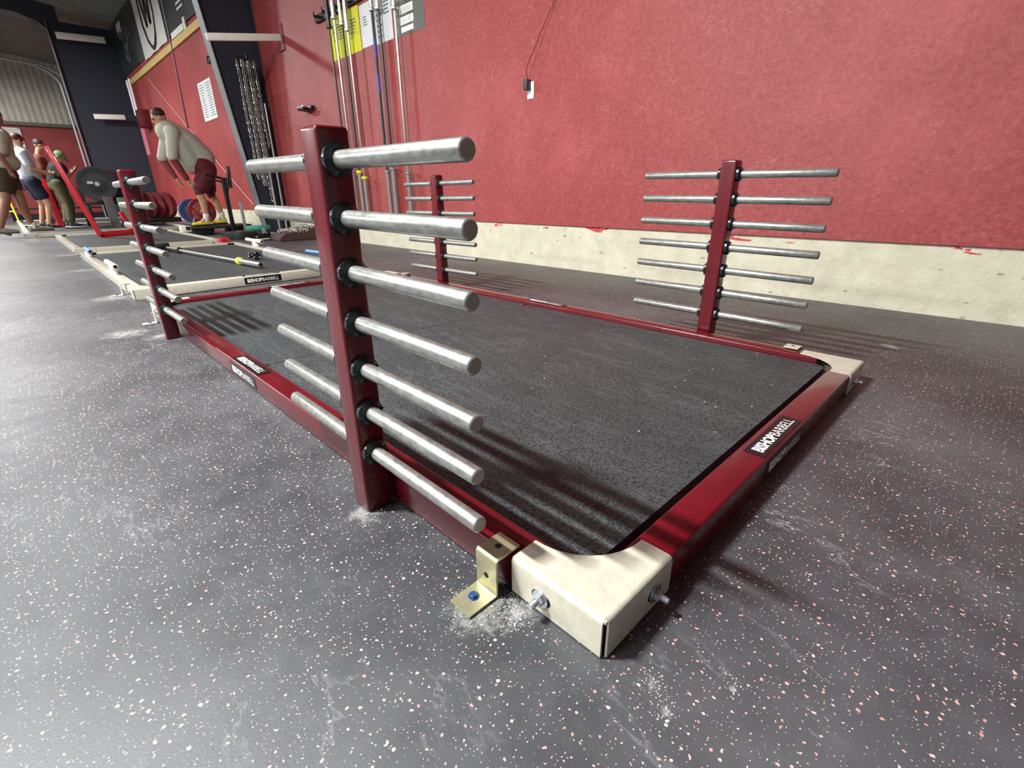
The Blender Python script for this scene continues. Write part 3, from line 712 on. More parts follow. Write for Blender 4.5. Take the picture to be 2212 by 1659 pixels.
for a, c in (((0.38, 0.5), (0.18, -0.15)), ((0.18, -0.15), (0.0, 0.42)), ((0.0, 0.42), (-0.18, -0.15)), ((-0.18, -0.15), (-0.38, 0.5))): stroke(b, a[0], a[1], c[0], c[1], 0.13)
obj('shield_emblem', b, MT['bannerd'], t, 0)
t, W2, H2 = banner(14.42, 10.2, 3.98, 5.33, MT['bannerk'], 'dark banner with white arrow marks, nearest the near column')
b = B()
for (y, z) in ((1.35, 0.2), (0.2, 0.35), (-0.9, 0.3)):
    stroke(b, y + 0.16, z + 0.25, y, z - 0.12, 0.06); stroke(b, y - 0.16, z + 0.25, y, z - 0.12, 0.06)
for k in range(4): stroke(b, 0.9, -0.12 - 0.09 * k, 0.45, -0.12 - 0.09 * k, 0.045); stroke(b, -0.5, 0.0 - 0.09 * k, -0.95, 0.0 - 0.09 * k, 0.045)
stroke(b, 1.86, 0.65, 1.86, -0.6, 0.05)
obj('white_graphics', b, MT['bannerw'], t, 0)
b = B(); box(b, (0, 0, 0), (0.03, 1.0, 0.11)); box(b, (-0.002, -0.62, 0.03), (0.03, 0.14, 0.2)); obj('pale_board', b, MT['white'], None, 0, loc=(XW - 0.03, 13.5, 3.94), label='pale board offcut resting on the plywood strip below the arrow banner', cat='board')

b = B(); box(b, (-0.02, 0, 0), (0.03, 1.2, 1.0), 0.004); obj('wall_panel', b, MT['greyboard'], None, 0, loc=(XW - 0.004, 21.3, 4.42), label='pale grey panel on the wall between the far column and the scrawled banner', cat='panel')
# ropes hung in front of the bay
b = B(); tube(b, [(0.0, 0, 0), (-0.02, 0.02, -1.5), (-0.05, 0.05, -2.7)], 0.011, 6); obj('hanging_rope', b, MT['blackm'], None, loc=(2.52, 11.6, 4.6), label='thin dark rope hanging in front of the banners above the bending man', cat='rope')
b = B(); tube(b, [(0, 0, 0), (-0.01, -2.5, -1.25), (-0.01, -6.3, -3.1)], 0.007, 6); obj('wall_cable', b, MT['redtube'], None, loc=(XW - 0.02, 17.2, 3.6), label='pale cable sloping down the red wall behind the bending man', cat='cable')

# chains on the near column
def chain_mesh(L, sd):
    rd = random.Random(sd); b = B(); p = 0.050; nlk = int(L / p)
    for k in range(nlk):
        z = -k * p; ox = 0.006 * math.sin(k * 0.35 + sd); oy = 0.005 * math.cos(k * 0.3 + sd * 2)
        rot = Matrix.Rotation((k % 2) * PI / 2 + 0.6 + rd.uniform(-0.25, 0.25), 4, 'Z')
        n1, n2, r1, r2, st = 10, 5, 0.0190, 0.0070, 0.0155
        ring = []
        for i in range(n1):
            a = 2 * PI * i / n1; cc = Vector((r1 * math.cos(a), 0, r1 * math.sin(a) + (st if math.sin(a) > 0.01 else -st))); d = Vector((math.cos(a), 0, math.sin(a)))
            ring.append([b.verts.new(rot @ (cc + d * r2 * math.cos(2 * PI * j / n2) + Vector((0, r2 * math.sin(2 * PI * j / n2), 0))) + Vector((ox, oy, z))) for j in range(n2)])
        for i in range(n1):
            for j in range(n2): b.faces.new((ring[i][j], ring[(i + 1) % n1][j], ring[(i + 1) % n1][(j + 1) % n2], ring[i][(j + 1) % n2]))
    return mesh_of('hanging_chain', b, MT['chain'], 60)
b = B(); cyl(b, (0, 0.24, 0), (0, -0.04, 0), 0.02, 12); box(b, (0, 0.24, 0), (0.1, 0.01, 0.16)); cyl(b, (0, -0.03, 0), (0, -0.03, 0.06), 0.02, 12); obj('chain_hook', b, MT['blackm'], None, loc=(2.89, 9.12, 2.70), label='black steel peg on the navy column carrying the chains', cat='hook')
for k, (dx, dy, L) in enumerate(((-0.15, 0.03, 1.75), (-0.10, -0.02, 1.85), (-0.05, 0.03, 1.90), (0.0, -0.02, 1.45), (0.05, 0.02, 1.55), (0.095, -0.02, 1.25), (0.02, 0.06, 2.1))):
    link('hanging_chain', chain_mesh(L, k), None, (2.90 + dx, 9.12 + dy, 2.66), 'galvanised chain on the navy column, %s of the seven in the bundle' % ('leftmost', 'second from left', 'third from left', 'fourth from left', 'second from right', 'rightmost', 'rear and longest')[k], 'chain', 'galvanised chains hung on the column', rot=(0, 0, 0))
for k, (x, y, z1, lb) in enumerate(((2.95, 9.16, 2.02, 'left of two pale poles standing behind the hanging chains'), (3.06, 9.13, 2.10, 'right of two pale poles standing behind the hanging chains'))):
    b = B(); cyl(b, (0, 0, 0), (0.0, 0.0, z1), 0.017, 10); obj('pole', b, MT['galv'], None, loc=(x, y, 0), label=lb, cat='pole', group='poles behind the chains')

# black stand and loose kit by the column base
t = thing('steel_stand', (2.33, 9.66, 0), 'black steel upright stand between the yellow shoes and the navy column', 'stand')
b = B(); box(b, (0.08, 0, 0.02), (0.5, 0.35, 0.04), 0.006); obj('base', b, MT['blackm'], t)
b = B(); box(b, (0.0, 0, 0.50), (0.06, 0.06, 0.94), 0.005); obj('upright', b, MT['blackm'], t)
b = B(); box(b, (0.20, 0.0, 0.30), (0.045, 0.05, 0.54), 0.005); obj('upright', b, MT['galv'], t)
b = B(); cyl(b, (0.0, 0, 0.62), (0.12, 0, 1.15), 0.022, 10); cyl(b, (0.12, 0, 1.15), (0.1, 0, 0.8), 0.025, 10); obj('brace', b, MT['blackm'], t)
b = B(); cyl(b, (0.1, 0, 0.93), (-0.26, 0.02, 1.02), 0.02, 10, ch=0.004); cyl(b, (0.1, 0, 0.88), (-0.2, 0.02, 0.94), 0.014, 10, ch=0.004); obj('arm', b, MT['blackm'], t)

def disc(name, c, d, r, th, mk, label, cat='plate', group=None, hub=0.025, mats=None, text=None, rim=True):
    """weight plate: centre c, axis d"""
    t = thing(name, c, label, cat, group); d = Vector(d).normalized()
    b = B(); a = -d * th / 2
    pr = [(0, hub), (0, r * 0.38), (0.004, r * 0.42), (0.004, r * 0.80), (0, r * 0.84), (0, r * 0.985), (th * 0.15, r), (th * 0.85, r), (th, r * 0.985), (th, r * 0.84), (th - 0.004, r * 0.80), (th - 0.004, r * 0.42), (th, r * 0.38), (th, hub)]
    x = d.orthogonal().normalized(); y = d.cross(x); seg = 40; rings = []
    for (tt, rr) in pr: rings.append([b.verts.new(a + d * tt + (x * math.cos(2 * PI * k / seg) + y * math.sin(2 * PI * k / seg)) * rr) for k in range(seg)])
    rings.append(rings[0])
    for A, Bq in zip(rings, rings[1:]):
        for k in range(seg): b.faces.new((A[k], A[(k + 1) % seg], Bq[(k + 1) % seg], Bq[k]))
    obj('plate_body', b, mats or MT[mk], t, 30)
    b = B(); cyl(b, d * (-th / 2 - 0.001), d * (th / 2 + 0.001), hub + 0.02, 20, ch=0.001); obj('hub', b, MT['galv'], t)
    if text:
        b = B(); up = Vector((0, 0, 1)); side = d.cross(up) * -1
        # letters follow the rim on the face with normal d, read from outside
        rt = up.cross(d).normalized(); n_ = len(text); 
        for i, chh in enumerate(text):
            if chh == ' ': continue
            ang = math.radians(text_a0 - i * text_da)
            rad = rt * math.cos(ang) + up * math.sin(ang); tan = rt * math.sin(ang) - up * math.cos(ang)
            text_into(b, chh, frame(d * (th / 2 - 0.003 + 0.0) + rad * r * 0.56 - tan * 0.018, tan, rad), 0.062, 0.002, 0, fit=0.036 if chh != 'I' else 0.012)
        obj('raised_lettering', b, MT['ink'], t, 0)
    return t
text_a0, text_da = 262, 17
disc('bumper_plate', (2.20, 10.92, 0.40), (-0.10, -1, 0), 0.235, 0.055, 'bumperr', 'red plate with raised lettering, outermost of the loaded pair behind the man in grey', text='BISHOP BARBELL BISHOP', group='plates behind the man in grey')
disc('bumper_plate', (2.12, 11.30, 0.40), (-0.10, -1, 0), 0.225, 0.22, 'bumperb', 'thick blue plate behind the red lettered one', group='plates behind the man in grey')
b = B(); cyl(b, (0, -0.62, 0), (0.02, 0.2, 0), 0.025, 16, ch=0.003); cyl(b, (0.02, 0.2, 0), (0.06, 1.0, 0), 0.014, 12); obj('loading_bar', b, MT['barsteel'], None, loc=(2.185, 11.33, 0.40), label='steel bar end carrying the red and blue plates', cat='barbell')
t = thing('bar_cradle', (2.0, 10.98, 0), 'low dark bar cradle with pale lever holding the loaded plates', 'cradle')
b = B(); box(b, (0.12, 0.02, 0.09), (0.40, 0.34, 0.14), 0.01); obj('base', b, MT['blackm'], t)
b = B(); cyl(b, (-0.06, -0.13, 0.1), (0.05, -0.10, 0.30), 0.016, 10, ch=0.003); obj('lever', b, MT['mdf'], t)
# block under the man
t = thing('step_platform', (2.33, 10.55, 0), 'black two-layer step under the yellow shoes', 'step')
b = B(); box(b, (0, 0, 0.135), (1.02, 0.55, 0.05), 0.008); obj('top_board', b, MT['bumperk'], t)
for dx in (-0.3, 0.3): b = B(); box(b, (dx, 0, 0.055), (0.30, 0.45, 0.11), 0.006); obj('foot_block', b, MT['blackm'], t)
t = thing('utility_box', (1.72, 10.3, TZ + 0.001), 'small white and black box on the platform rail left of the step', 'box')
b = B(); box(b, (0, 0, 0.05), (0.16, 0.12, 0.10), 0.006); obj('box_body', b, MT['white'], t)
b = B(); box(b, (0.035, -0.061, 0.06), (0.07, 0.006, 0.06)); obj('dark_panel', b, MT['blackm'], t)

# plates lying flat and the chain heap
disc('bumper_plate', (2.22, 8.98, 0.0605), (0, 0, 1), 0.235, 0.12, 'bumperk', 'black rubber plate lying flat beside the red foam block')
disc('bumper_plate', (2.60, 9.19, 0.152), (0, 0, 1), 0.20, 0.06, 'bumperg', 'green plate lying flat on the far black plate')
disc('bumper_plate', (2.63, 9.21, 0.0605), (0, 0, 1), 0.21, 0.12, 'bumperk', 'black plate lying flat under the green one', )
t = thing('rubber_tray', (2.87, 8.05, 0), 'low dark brown rubber tray heaped with chains at the foot of the wall', 'tray')
b = B(); V = []
pr = [(-0.42, 0.0), (-0.42, 0.05), (-0.30, 0.12), (0.05, 0.10), (0.16, 0.17), (0.26, 0.20), (0.28, 0.0)]
prism(b, pr, 'y', -0.20, 0.25)
for v in b.verts: v.co.z += 0.0 if v.co.z < 0.01 else 0.02 * noise.noise(v.co * 9)
bmesh.ops.bevel(b, geom=list(b.edges), offset=0.012, segments=2, affect='EDGES'); obj('tray_body', b, MT['bag'], t)
random.seed(11); b = B()
for k in range(190):
    a = random.uniform(0, 2 * PI); rr = random.random() ** 0.5
    x = 2.84 + 0.30 * rr * math.cos(a); y = 8.10 + 0.18 * rr * math.sin(a); z = 0.135 + 0.07 * (1 - rr) * random.random() + 0.04 * (x > 2.95)
    rot = Matrix.Rotation(random.uniform(0, PI), 4, 'Z') @ Matrix.Rotation(random.uniform(-1, 1), 4, 'X')
    ring = []
    for i in range(8):
        an = 2 * PI * i / 8; cc = Vector((0.016 * math.cos(an), 0, 0.026 * math.sin(an))); d = Vector((math.cos(an), 0, math.sin(an)))
        ring.append([b.verts.new(rot @ (cc + d * 0.006 * math.cos(2 * PI * j / 5) + Vector((0, 0.006 * math.sin(2 * PI * j / 5), 0))) + Vector((x - 2.84, y - 8.1, z))) for j in range(5)])
    for i in range(8):
        for j in range(5): b.faces.new((ring[i][j], ring[(i + 1) % 8][j], ring[(i + 1) % 8][(j + 1) % 5], ring[i][(j + 1) % 5]))
obj('chain_heap', b, MT['chain'], None, 60, loc=(2.84, 8.1, 0), label='heap of steel chain links lying on the brown tray', cat='chain', kind='stuff')
t = thing('shoe', (2.37, 8.33, 0), 'black and white shoe lying left of the brown tray', 'shoe')
b = B(); bmesh.ops.create_uvsphere(b, u_segments=14, v_segments=8, radius=1, matrix=Matrix.Translation((0, 0, 0.055)) @ Matrix.Rotation(0.4, 4, 'Z') @ Matrix.Diagonal((0.15, 0.055, 0.055, 1))); bmesh.ops.create_uvsphere(b, u_segments=12, v_segments=8, radius=1, matrix=Matrix.Translation((0.08, 0.02, 0.10)) @ Matrix.Diagonal((0.05, 0.045, 0.055, 1))); obj('upper', b, MT['blackm'], t)
b = B(); bmesh.ops.create_uvsphere(b, u_segments=14, v_segments=8, radius=1, matrix=Matrix.Translation((0, 0, 0.022)) @ Matrix.Rotation(0.4, 4, 'Z') @ Matrix.Diagonal((0.165, 0.065, 0.022, 1))); obj('sole', b, MT['sock'], t)
b = B(); box(b, (0, 0, 0.045), (0.20, 0.16, 0.09), 0.008); box(b, (-0.09, -0.02, 0.11), (0.05, 0.05, 0.12), 0.005); obj('column_shoe', b, MT['greyfl'], None, loc=(2.62, 8.75, 0), label='grey steel foot at the bottom of the near column flange', cat='block')

# band pegs on the second platform
def peg(x, y0, y1, z, ys, label, mk='white', endm='hole', rr=0.021):
    t = thing('band_peg', (x, (y0 + y1) / 2, TZ), label, 'peg', 'tube pegs on the second platform')
    ym = (y0 + y1) / 2
    b = B(); cyl(b, (0, y0 - ym, z - TZ), (0, y1 - ym, z - TZ), rr, 18, ch=0.002); cyl(b, (0, y0 - ym - 0.001, z - TZ), (0, y0 - ym + 0.002, z - TZ), rr * 0.75, 16, mi=1); obj('tube', b, [MT[mk], MT[endm]], t)
    b = B(); box(b, (0, ys - ym, (z - TZ) / 2 - 0.008), (0.05, 0.09, z - TZ - 0.012), 0.004); obj('stem', b, MT['white'], t)
peg(0.035, 4.92, 5.42, 0.152, 5.10, 'white open tube peg on the left rail of the second platform')
peg(0.035, 6.62, 7.06, 0.150, 6.9, 'tube peg wrapped in pale blue film on the left rail of the second platform', 'bluefilm')
peg(1.665, 6.30, 6.85, 0.150, 6.55, 'white open tube peg on the right rail of the second platform')
t = thing('foam_block', (1.56, 7.50, TZ + 0.001), 'small bright red foam block on the corner between second and third platform', 'block')
b = B(); box(b, (0, 0, 0.03), (0.13, 0.12, 0.055), 0.012, seg=3); obj('block_body', b, MT['rred'], t)
b = B(); box(b, (0, -0.062, 0.03), (0.05, 0.004, 0.02)); obj('block_mark', b, MT['dkred'], t)

# barbell lying in the second platform, clamp and blue stick
d0, d1 = Vector((0.80, 7.05, 0.094)), Vector((1.05, 4.56, 0.0935))
t = thing('barbell', d0, 'barbell lying on the second platform mat with one sleeve toward the camera', 'barbell'); L = (d1 - d0).length; dd = (d1 - d0).normalized()
b = B(); cyl(b, dd * (L - 0.42), dd * L, 0.026, 24, ch=0.003); cyl(b, dd * (L - 0.004), dd * (L + 0.0008), 0.019, 20, mi=1); obj('sleeve', b, [MT['barsteel'], MT['hole']], t)
b = B(); cyl(b, dd * (L - 0.47), dd * (L - 0.42), 0.036, 24, ch=0.004); obj('collar', b, MT['yelring'], t, label='yellow sleeve collar')
b = B(); cyl(b, dd * 0.42, dd * (L - 0.47), 0.0145, 16); obj('shaft', b, MT['barsteel'], t)
b = B(); cyl(b, dd * 0.0, dd * 0.42, 0.026, 20, ch=0.003); cyl(b, dd * 0.39, dd * 0.43, 0.036, 20, ch=0.004); obj('far_sleeve', b, MT['bardark'], t)
t = thing('bar_clamp', (0.76, 7.10, 0.057), 'dark clip at the far end of the barbell on the second platform', 'clamp')
b = B(); box(b, (0, 0, 0.05), (0.16, 0.05, 0.09), 0.01); box(b, (0.02, -0.03, 0.07), (0.10, 0.03, 0.05), 0.008); obj('clamp_body', b, MT['blackm'], t)
t = thing('bar_clamp', (1.23, 5.30, 0.057), 'black collar with silver studs standing on the second platform mat', 'clamp')
b = B(); lathe(b, (0.03, -0.02, 0.042), (0.06, 1, 0.042), [(0, 0.026), (0, 0.040), (0.004, 0.042), (0.03, 0.042), (0.034, 0.040), (0.034, 0.026)], 24); box(b, (-0.02, 0, 0.05), (0.07, 0.04, 0.05), 0.006); obj('clamp_body', b, MT['black'], t)
b = B()
for (x, z) in ((-0.05, 0.07), (-0.02, 0.055), (0.012, 0.072), (-0.05, 0.045), (0.0, 0.03), (0.05, 0.025)): bmesh.ops.create_uvsphere(b, u_segments=10, v_segments=6, radius=0.009, matrix=Matrix.Translation((x, -0.024, z)))
obj('stud', b, MT['chrome'], t)
b = B(); dd = Vector((0.07, -0.75, 0)).normalized(); cyl(b, (0, 0, 0), dd * 0.75, 0.02, 16, ch=0.006); obj('foam_stick', b, MT['lightblue'], None, loc=(2.10, 6.05, 0.021), label='short light blue stick lying on the floor by the wall', cat='stick')

# far plates leaning beyond the man
disc('bumper_plate', (1.90, 14.75, 0.44), (-0.08, -1, 0), 0.23, 0.10, 'bumperb', 'far blue plate at the left of the row beyond the third platform', group='far row of plates')
for k in range(3): disc('bumper_plate', (1.99 + 0.13 * k, 14.4 - 0.16 * k, 0.48), (-0.9, -0.4, 0), 0.28, 0.10, 'bumperd', 'far red plate in the row beyond the third platform, %s' % ('next to the blue one', 'middle of three', 'rightmost of three')[k], group='far row of plates')
t = thing('plate_cradle', (2.1, 14.4, 0.0575), 'low dark cradle holding the far row of coloured plates', 'cradle')
b = B(); box(b, (0, 0, 0.09), (0.8, 0.5, 0.10), 0.01); obj('base', b, MT['blackm'], t)

# red stand on the third platform
t = thing('red_steel_stand', (0.56, 10.5, 0.057), 'bright red steel stand with a long leaning arm on the third platform', 'stand')
def bar(p, q, s, mk='rred', name='arm', par=None, bev=0.006):
    p, q = Vector(p), Vector(q); d = q - p; b = B(); rot = d.to_track_quat('Z', 'X').to_matrix()
    box(b, (p + q) / 2, (s[0], s[1], d.length), bev, rot=rot); obj(name, b, MT[mk], par)
bar((-0.05, 0.05, 0.04), (0.48, 0.35, 0.04), (0.09, 0.07), name='foot_beam', par=t)
bar((0.47, 0.35, 0.05), (0.36, 0.30, 0.38), (0.06, 0.06), name='short_upright', par=t)
bar((-0.03, 0.0, 0.03), (-0.34, 0.10, 1.36), (0.07, 0.06), name='long_arm', par=t)
t2 = thing('red_steel_post', (0.29, 15.0, 0.0575), 'separate bright red steel post standing left of the leaning red arm', 'post')
bar((0.03, 0, 0.0), (-0.03, 0, 0.98), (0.11, 0.10), name='upright', par=t2)
bar((-0.16, 0, 0.02), (0.20, 0, 0.02), (0.10, 0.035), name='foot_plate', par=t2)

# black plates racked behind it
t = thing('plate_rack_frame', (1.1, 14.4, 0.0575), 'dark rack frame carrying the big black plates behind the red stand', 'rack')
for (x, y) in ((-0.3, -0.45), (0.35, -0.45), (-0.3, 0.45), (0.35, 0.45)):
    b = B(); box(b, (x, y, 0.24), (0.07, 0.07, 0.48), 0.005); obj('leg', b, MT['blackm'], t)
b = B(); box(b, (0.02, 0, 0.495), (0.8, 1.0, 0.06), 0.005); obj('shelf', b, MT['blackm'], t)
b = B(); cyl(b, (-0.02, -0.62, 0.877), (0.30, 0.6, 0.877), 0.02, 14); obj('axle', b, MT['galv'], t)
for k in range(5): disc('bumper_plate', (1.06 + 0.075 * k, 13.85 + 0.22 * k, 0.935), (-0.25, -1, 0), 0.345, 0.16, 'bumperk', 'large black rubber plate on the rack, %s from the front' % ('first', 'second', 'third', 'fourth', 'fifth')[k], group='large black plates on the rack')
b = B(); box(b, (0, 0, 0), (0.10, 0.004, 0.05)); obj('white_tag', b, MT['plastic'], None, loc=(0.93, 13.755, 0.96), label='small white tag on the front of the large black plate', cat='tag')
for k, (x, y, z1, wd, mk, lb) in enumerate(((1.12, 13.5, 0.62, 0.16, 'greyboard', 'grey board leaning beside the rack of black plates'), (1.32, 13.4, 0.60, 0.13, 'mdf', 'green-grey board leaning between the grey and wooden ones'), (1.50, 13.5, 0.62, 0.14, 'plyw', 'yellowish wooden board leaning right of the green-grey one'))):
    b = B(); box(b, (0, 0, z1 / 2), (wd, 0.03, z1), 0.003, rot=Matrix.Rotation(-0.12, 3, 'X')); obj('leaning_board', b, MT[mk], None, loc=(x, y, 0.0615), label=lb, cat='board', group='boards beside the plate rack')
b = B(); box(b, (0, 0, 0), (0.16, 0.14, 0.24), 0.02); obj('blue_bucket', b, MT['blue'], None, loc=(1.55, 14.20, 0.705), label='small blue container at the right end of the plate rack', cat='container')

# far left wall things
t = thing('wall_whiteboard', (0.35, 27.98, 2.55), 'pale framed whiteboard on the far red wall at the left edge', 'whiteboard')
b = B(); box(b, (-0.2, -0.02, 0), (1.1, 0.03, 1.1)); obj('board_face', b, MT['paper'], t, 0)
b = B(); box(b, (0.36, -0.03, 0), (0.06, 0.05, 1.2)); box(b, (-0.2, -0.03, 0.58), (1.1, 0.05, 0.06)); obj('frame', b, MT['white'], t, 0)
t = thing('step_ladder', (-0.50, 20.0, 0.0), 'yellow step ladder with pale boxes on it at the far left edge', 'ladder')
for k in range(3): b = B(); box(b, (0, 0, 0.32 + 0.32 * k), (0.34, 0.3, 0.03)); obj('tread', b, MT['yelw'], t)
for dx in (-0.2, 0.16): b = B(); box(b, (dx, -0.16, 0.52), (0.035, 0.04, 1.04), rot=Matrix.Rotation(-0.06, 3, 'Y')); obj('side_rail', b, MT['yelw'], t)
for k in range(2): b = B(); box(b, (-0.02, 0, 0.465 + 0.32 * k), (0.24, 0.24, 0.24), 0.01); obj('stored_box', b, MT['plyw'], t)
t = thing('door_track', (1.9, 23.0, 0), 'pale curved overhead door track rising behind the far column', 'track')
for k, dx in enumerate((0.0, 0.22)):
    b = B(); pts = [(dx, 0, 1.2), (dx, 0, 4.0)] + [(dx - 0.9 + 0.9 * math.cos(a), 0, 4.0 + 0.6 * math.sin(a)) for a in [PI / 2 * i / 8 for i in range(1, 9)]] + [(dx - 4.5, 0, 4.85)]
    tube(b, pts, 0.035, 8); obj('track_rail', b, MT['galv'], t)
t = thing('storage_unit', (0.9, 21.5, 0), 'dark cluttered rack along the far wall behind the people', 'rack')
b = B(); box(b, (0, 0, 0.35), (2.6, 0.6, 0.04)); box(b, (0, 0, 0.9), (2.6, 0.6, 0.04)); obj('shelf', b, MT['blackm'], t)
for dx in (-1.28, -0.4, 0.5, 1.28): b = B(); box(b, (dx, 0, 0.6), (0.06, 0.6, 1.2)); obj('upright', b, MT['blackm'], t)
b = B(); box(b, (0, 0, 0.1), (2.5, 0.5, 0.2)); obj('kick_box', b, MT['blackm'], t)

# ------------------------------------------------------------------ people
def cap_into(b, p0, p1, r0, r1, seg=14):
    p0, p1 = Vector(p0), Vector(p1); d = (p1 - p0); L = d.length
    if L < 1e-5: L = 1e-5; d = Vector((0, 0, 1)) * L
    prof = [(-r0, 0.0)]
    for k in range(1, 5): a = PI / 2 * k / 4; prof.append((-r0 * math.cos(a), r0 * math.sin(a)))
    for k in range(0, 4): a = PI / 2 * k / 4; prof.append((L + r1 * math.sin(a), r1 * math.cos(a)))
    prof.append((L + r1, 0.0))
    lathe(b, p0, p0 + d, prof, seg)
def ell_into(b, c, r, rot=None):
    m = Matrix.Translation(Vector(c)) @ (rot.to_4x4() if rot else Matrix()) @ Matrix.Diagonal((r[0], r[1], r[2], 1))
    bmesh.ops.create_uvsphere(b, u_segments=18, v_segments=12, radius=1, matrix=m)
def organic(name, caps, ells, m, parent, origin, voxel=0.014, smooth=2, **kw):
    b = B(); o3 = Vector(origin)
    for (p0, p1, r0, r1) in caps: cap_into(b, Vector(p0) - o3, Vector(p1) - o3, r0, r1)
    for e_ in ells: ell_into(b, Vector(e_[0]) - o3, e_[1], e_[2] if len(e_) > 2 else None)
    bmesh.ops.recalc_face_normals(b, faces=b.faces)
    me = bpy.data.meshes.new(name); b.to_mesh(me); b.free()
    o = bpy.data.objects.new(name, me); C.objects.link(o)
    rm = o.modifiers.new('r', 'REMESH'); rm.mode = 'VOXEL'; rm.voxel_size = voxel
    sm_ = o.modifiers.new('s', 'SMOOTH'); sm_.iterations = smooth; sm_.factor = 0.5
    me2 = bpy.data.meshes.new_from_object(o.evaluated_get(bpy.context.evaluated_depsgraph_get()))
    me2.name = name; bpy.data.objects.remove(o); bpy.data.meshes.remove(me)
    me2.materials.clear(); me2.materials.append(m)
    for p in me2.polygons: p.use_smooth = True
    return link(name, me2, parent, **kw)
def V3(*a): return Vector(a)
def head_parts(c, fwd, s=1.0):
    """ellipsoids of a head centred at c looking along fwd (unit, may tilt)"""
    f = Vector(fwd).normalized(); side = Vector((0, 0, 1)).cross(f).normalized(); up = f.cross(side)
    rot = Matrix((side, f, up)).transposed()
    P = lambda a, g, u: Vector(c) + (side * a + f * g + up * u) * s
    E = [(P(0, -0.012, 0.02), (0.078 * s, 0.098 * s, 0.10 * s), rot), (P(0, 0.022, -0.045), (0.060 * s, 0.072 * s, 0.075 * s), rot),
         (P(0, 0.098, -0.018), (0.014 * s, 0.022 * s, 0.026 * s), rot), (P(0, 0.075, -0.10), (0.026 * s, 0.022 * s, 0.02 * s), rot),
         (P(0.078, -0.005, -0.01), (0.010 * s, 0.020 * s, 0.030 * s), rot), (P(-0.078, -0.005, -0.01), (0.010 * s, 0.020 * s, 0.030 * s), rot),
         (P(0, 0.086, -0.064), (0.026 * s, 0.012 * s, 0.010 * s), rot), (P(0, 0.080, 0.028), (0.05 * s, 0.014 * s, 0.012 * s), rot)]
    return E, P, rot
def hand(p, d, palm_n, s=1.0, curl=0.7):
    """palm plus five curled fingers; p wrist, d direction of hand, palm_n palm normal"""
    p, d, n_ = Vector(p), Vector(d).normalized(), Vector(palm_n).normalized(); w_ = d.cross(n_)
    caps = []
    for k, off in enumerate((-0.030, -0.010, 0.010, 0.028)):
        base = p + d * 0.085 * s + w_ * off * s; Lf = (0.036, 0.042, 0.039, 0.031)[k] * s
        caps.append((p + w_ * off * 0.6 * s, base, 0.015 * s, 0.012 * s))
        d1 = (d * math.cos(curl) + n_ * math.sin(curl)); m_ = base + d1 * Lf; d2 = (d * math.cos(curl * 2) + n_ * math.sin(curl * 2)); q = m_ + d2 * Lf * 0.8
        caps += [(base, m_, 0.0095 * s, 0.0088 * s), (m_, q, 0.0088 * s, 0.0075 * s)]
    tb = p + d * 0.02 * s - w_ * 0.03 * s; tm = tb + (d * 0.6 - w_ * 0.7 + n_ * 0.4).normalized() * 0.045 * s
    caps += [(p, tb, 0.016 * s, 0.014 * s), (tb, tm, 0.013 * s, 0.011 * s), (tm, tm + (d * 0.8 + n_ * 0.6).normalized() * 0.032 * s, 0.011 * s, 0.009 * s)]
    return caps
def shoe(parent, o3, heel, toe, zf, m, ms, label=None):
    heel, toe = Vector(heel), Vector(toe); d = toe - heel; L = d.length; dn = d.normalized(); heel.z = toe.z = zf
    organic('shoe', [(heel + dn * 0.05 + V3(0, 0, 0.055), heel + dn * L * 0.45 + V3(0, 0, 0.05), 0.046, 0.046), (heel + dn * L * 0.45 + V3(0, 0, 0.048), toe - dn * 0.04 + V3(0, 0, 0.034), 0.045, 0.030),
        (heel + dn * 0.05 + V3(0, 0, 0.055), heel + dn * 0.06 + V3(0, 0, 0.095), 0.044, 0.042)], [], m, parent, o3, 0.012, 2, label=label)
    b = B(); ang = math.atan2(dn.y, dn.x); rot = Matrix.Rotation(ang, 3, 'Z'); c = (heel + toe) / 2 + V3(0, 0, 0.012) - Vector(o3)
    box(b, c, (L * 0.96, 0.09, 0.022), 0.01, rot=rot); obj('sole', b, ms, parent)

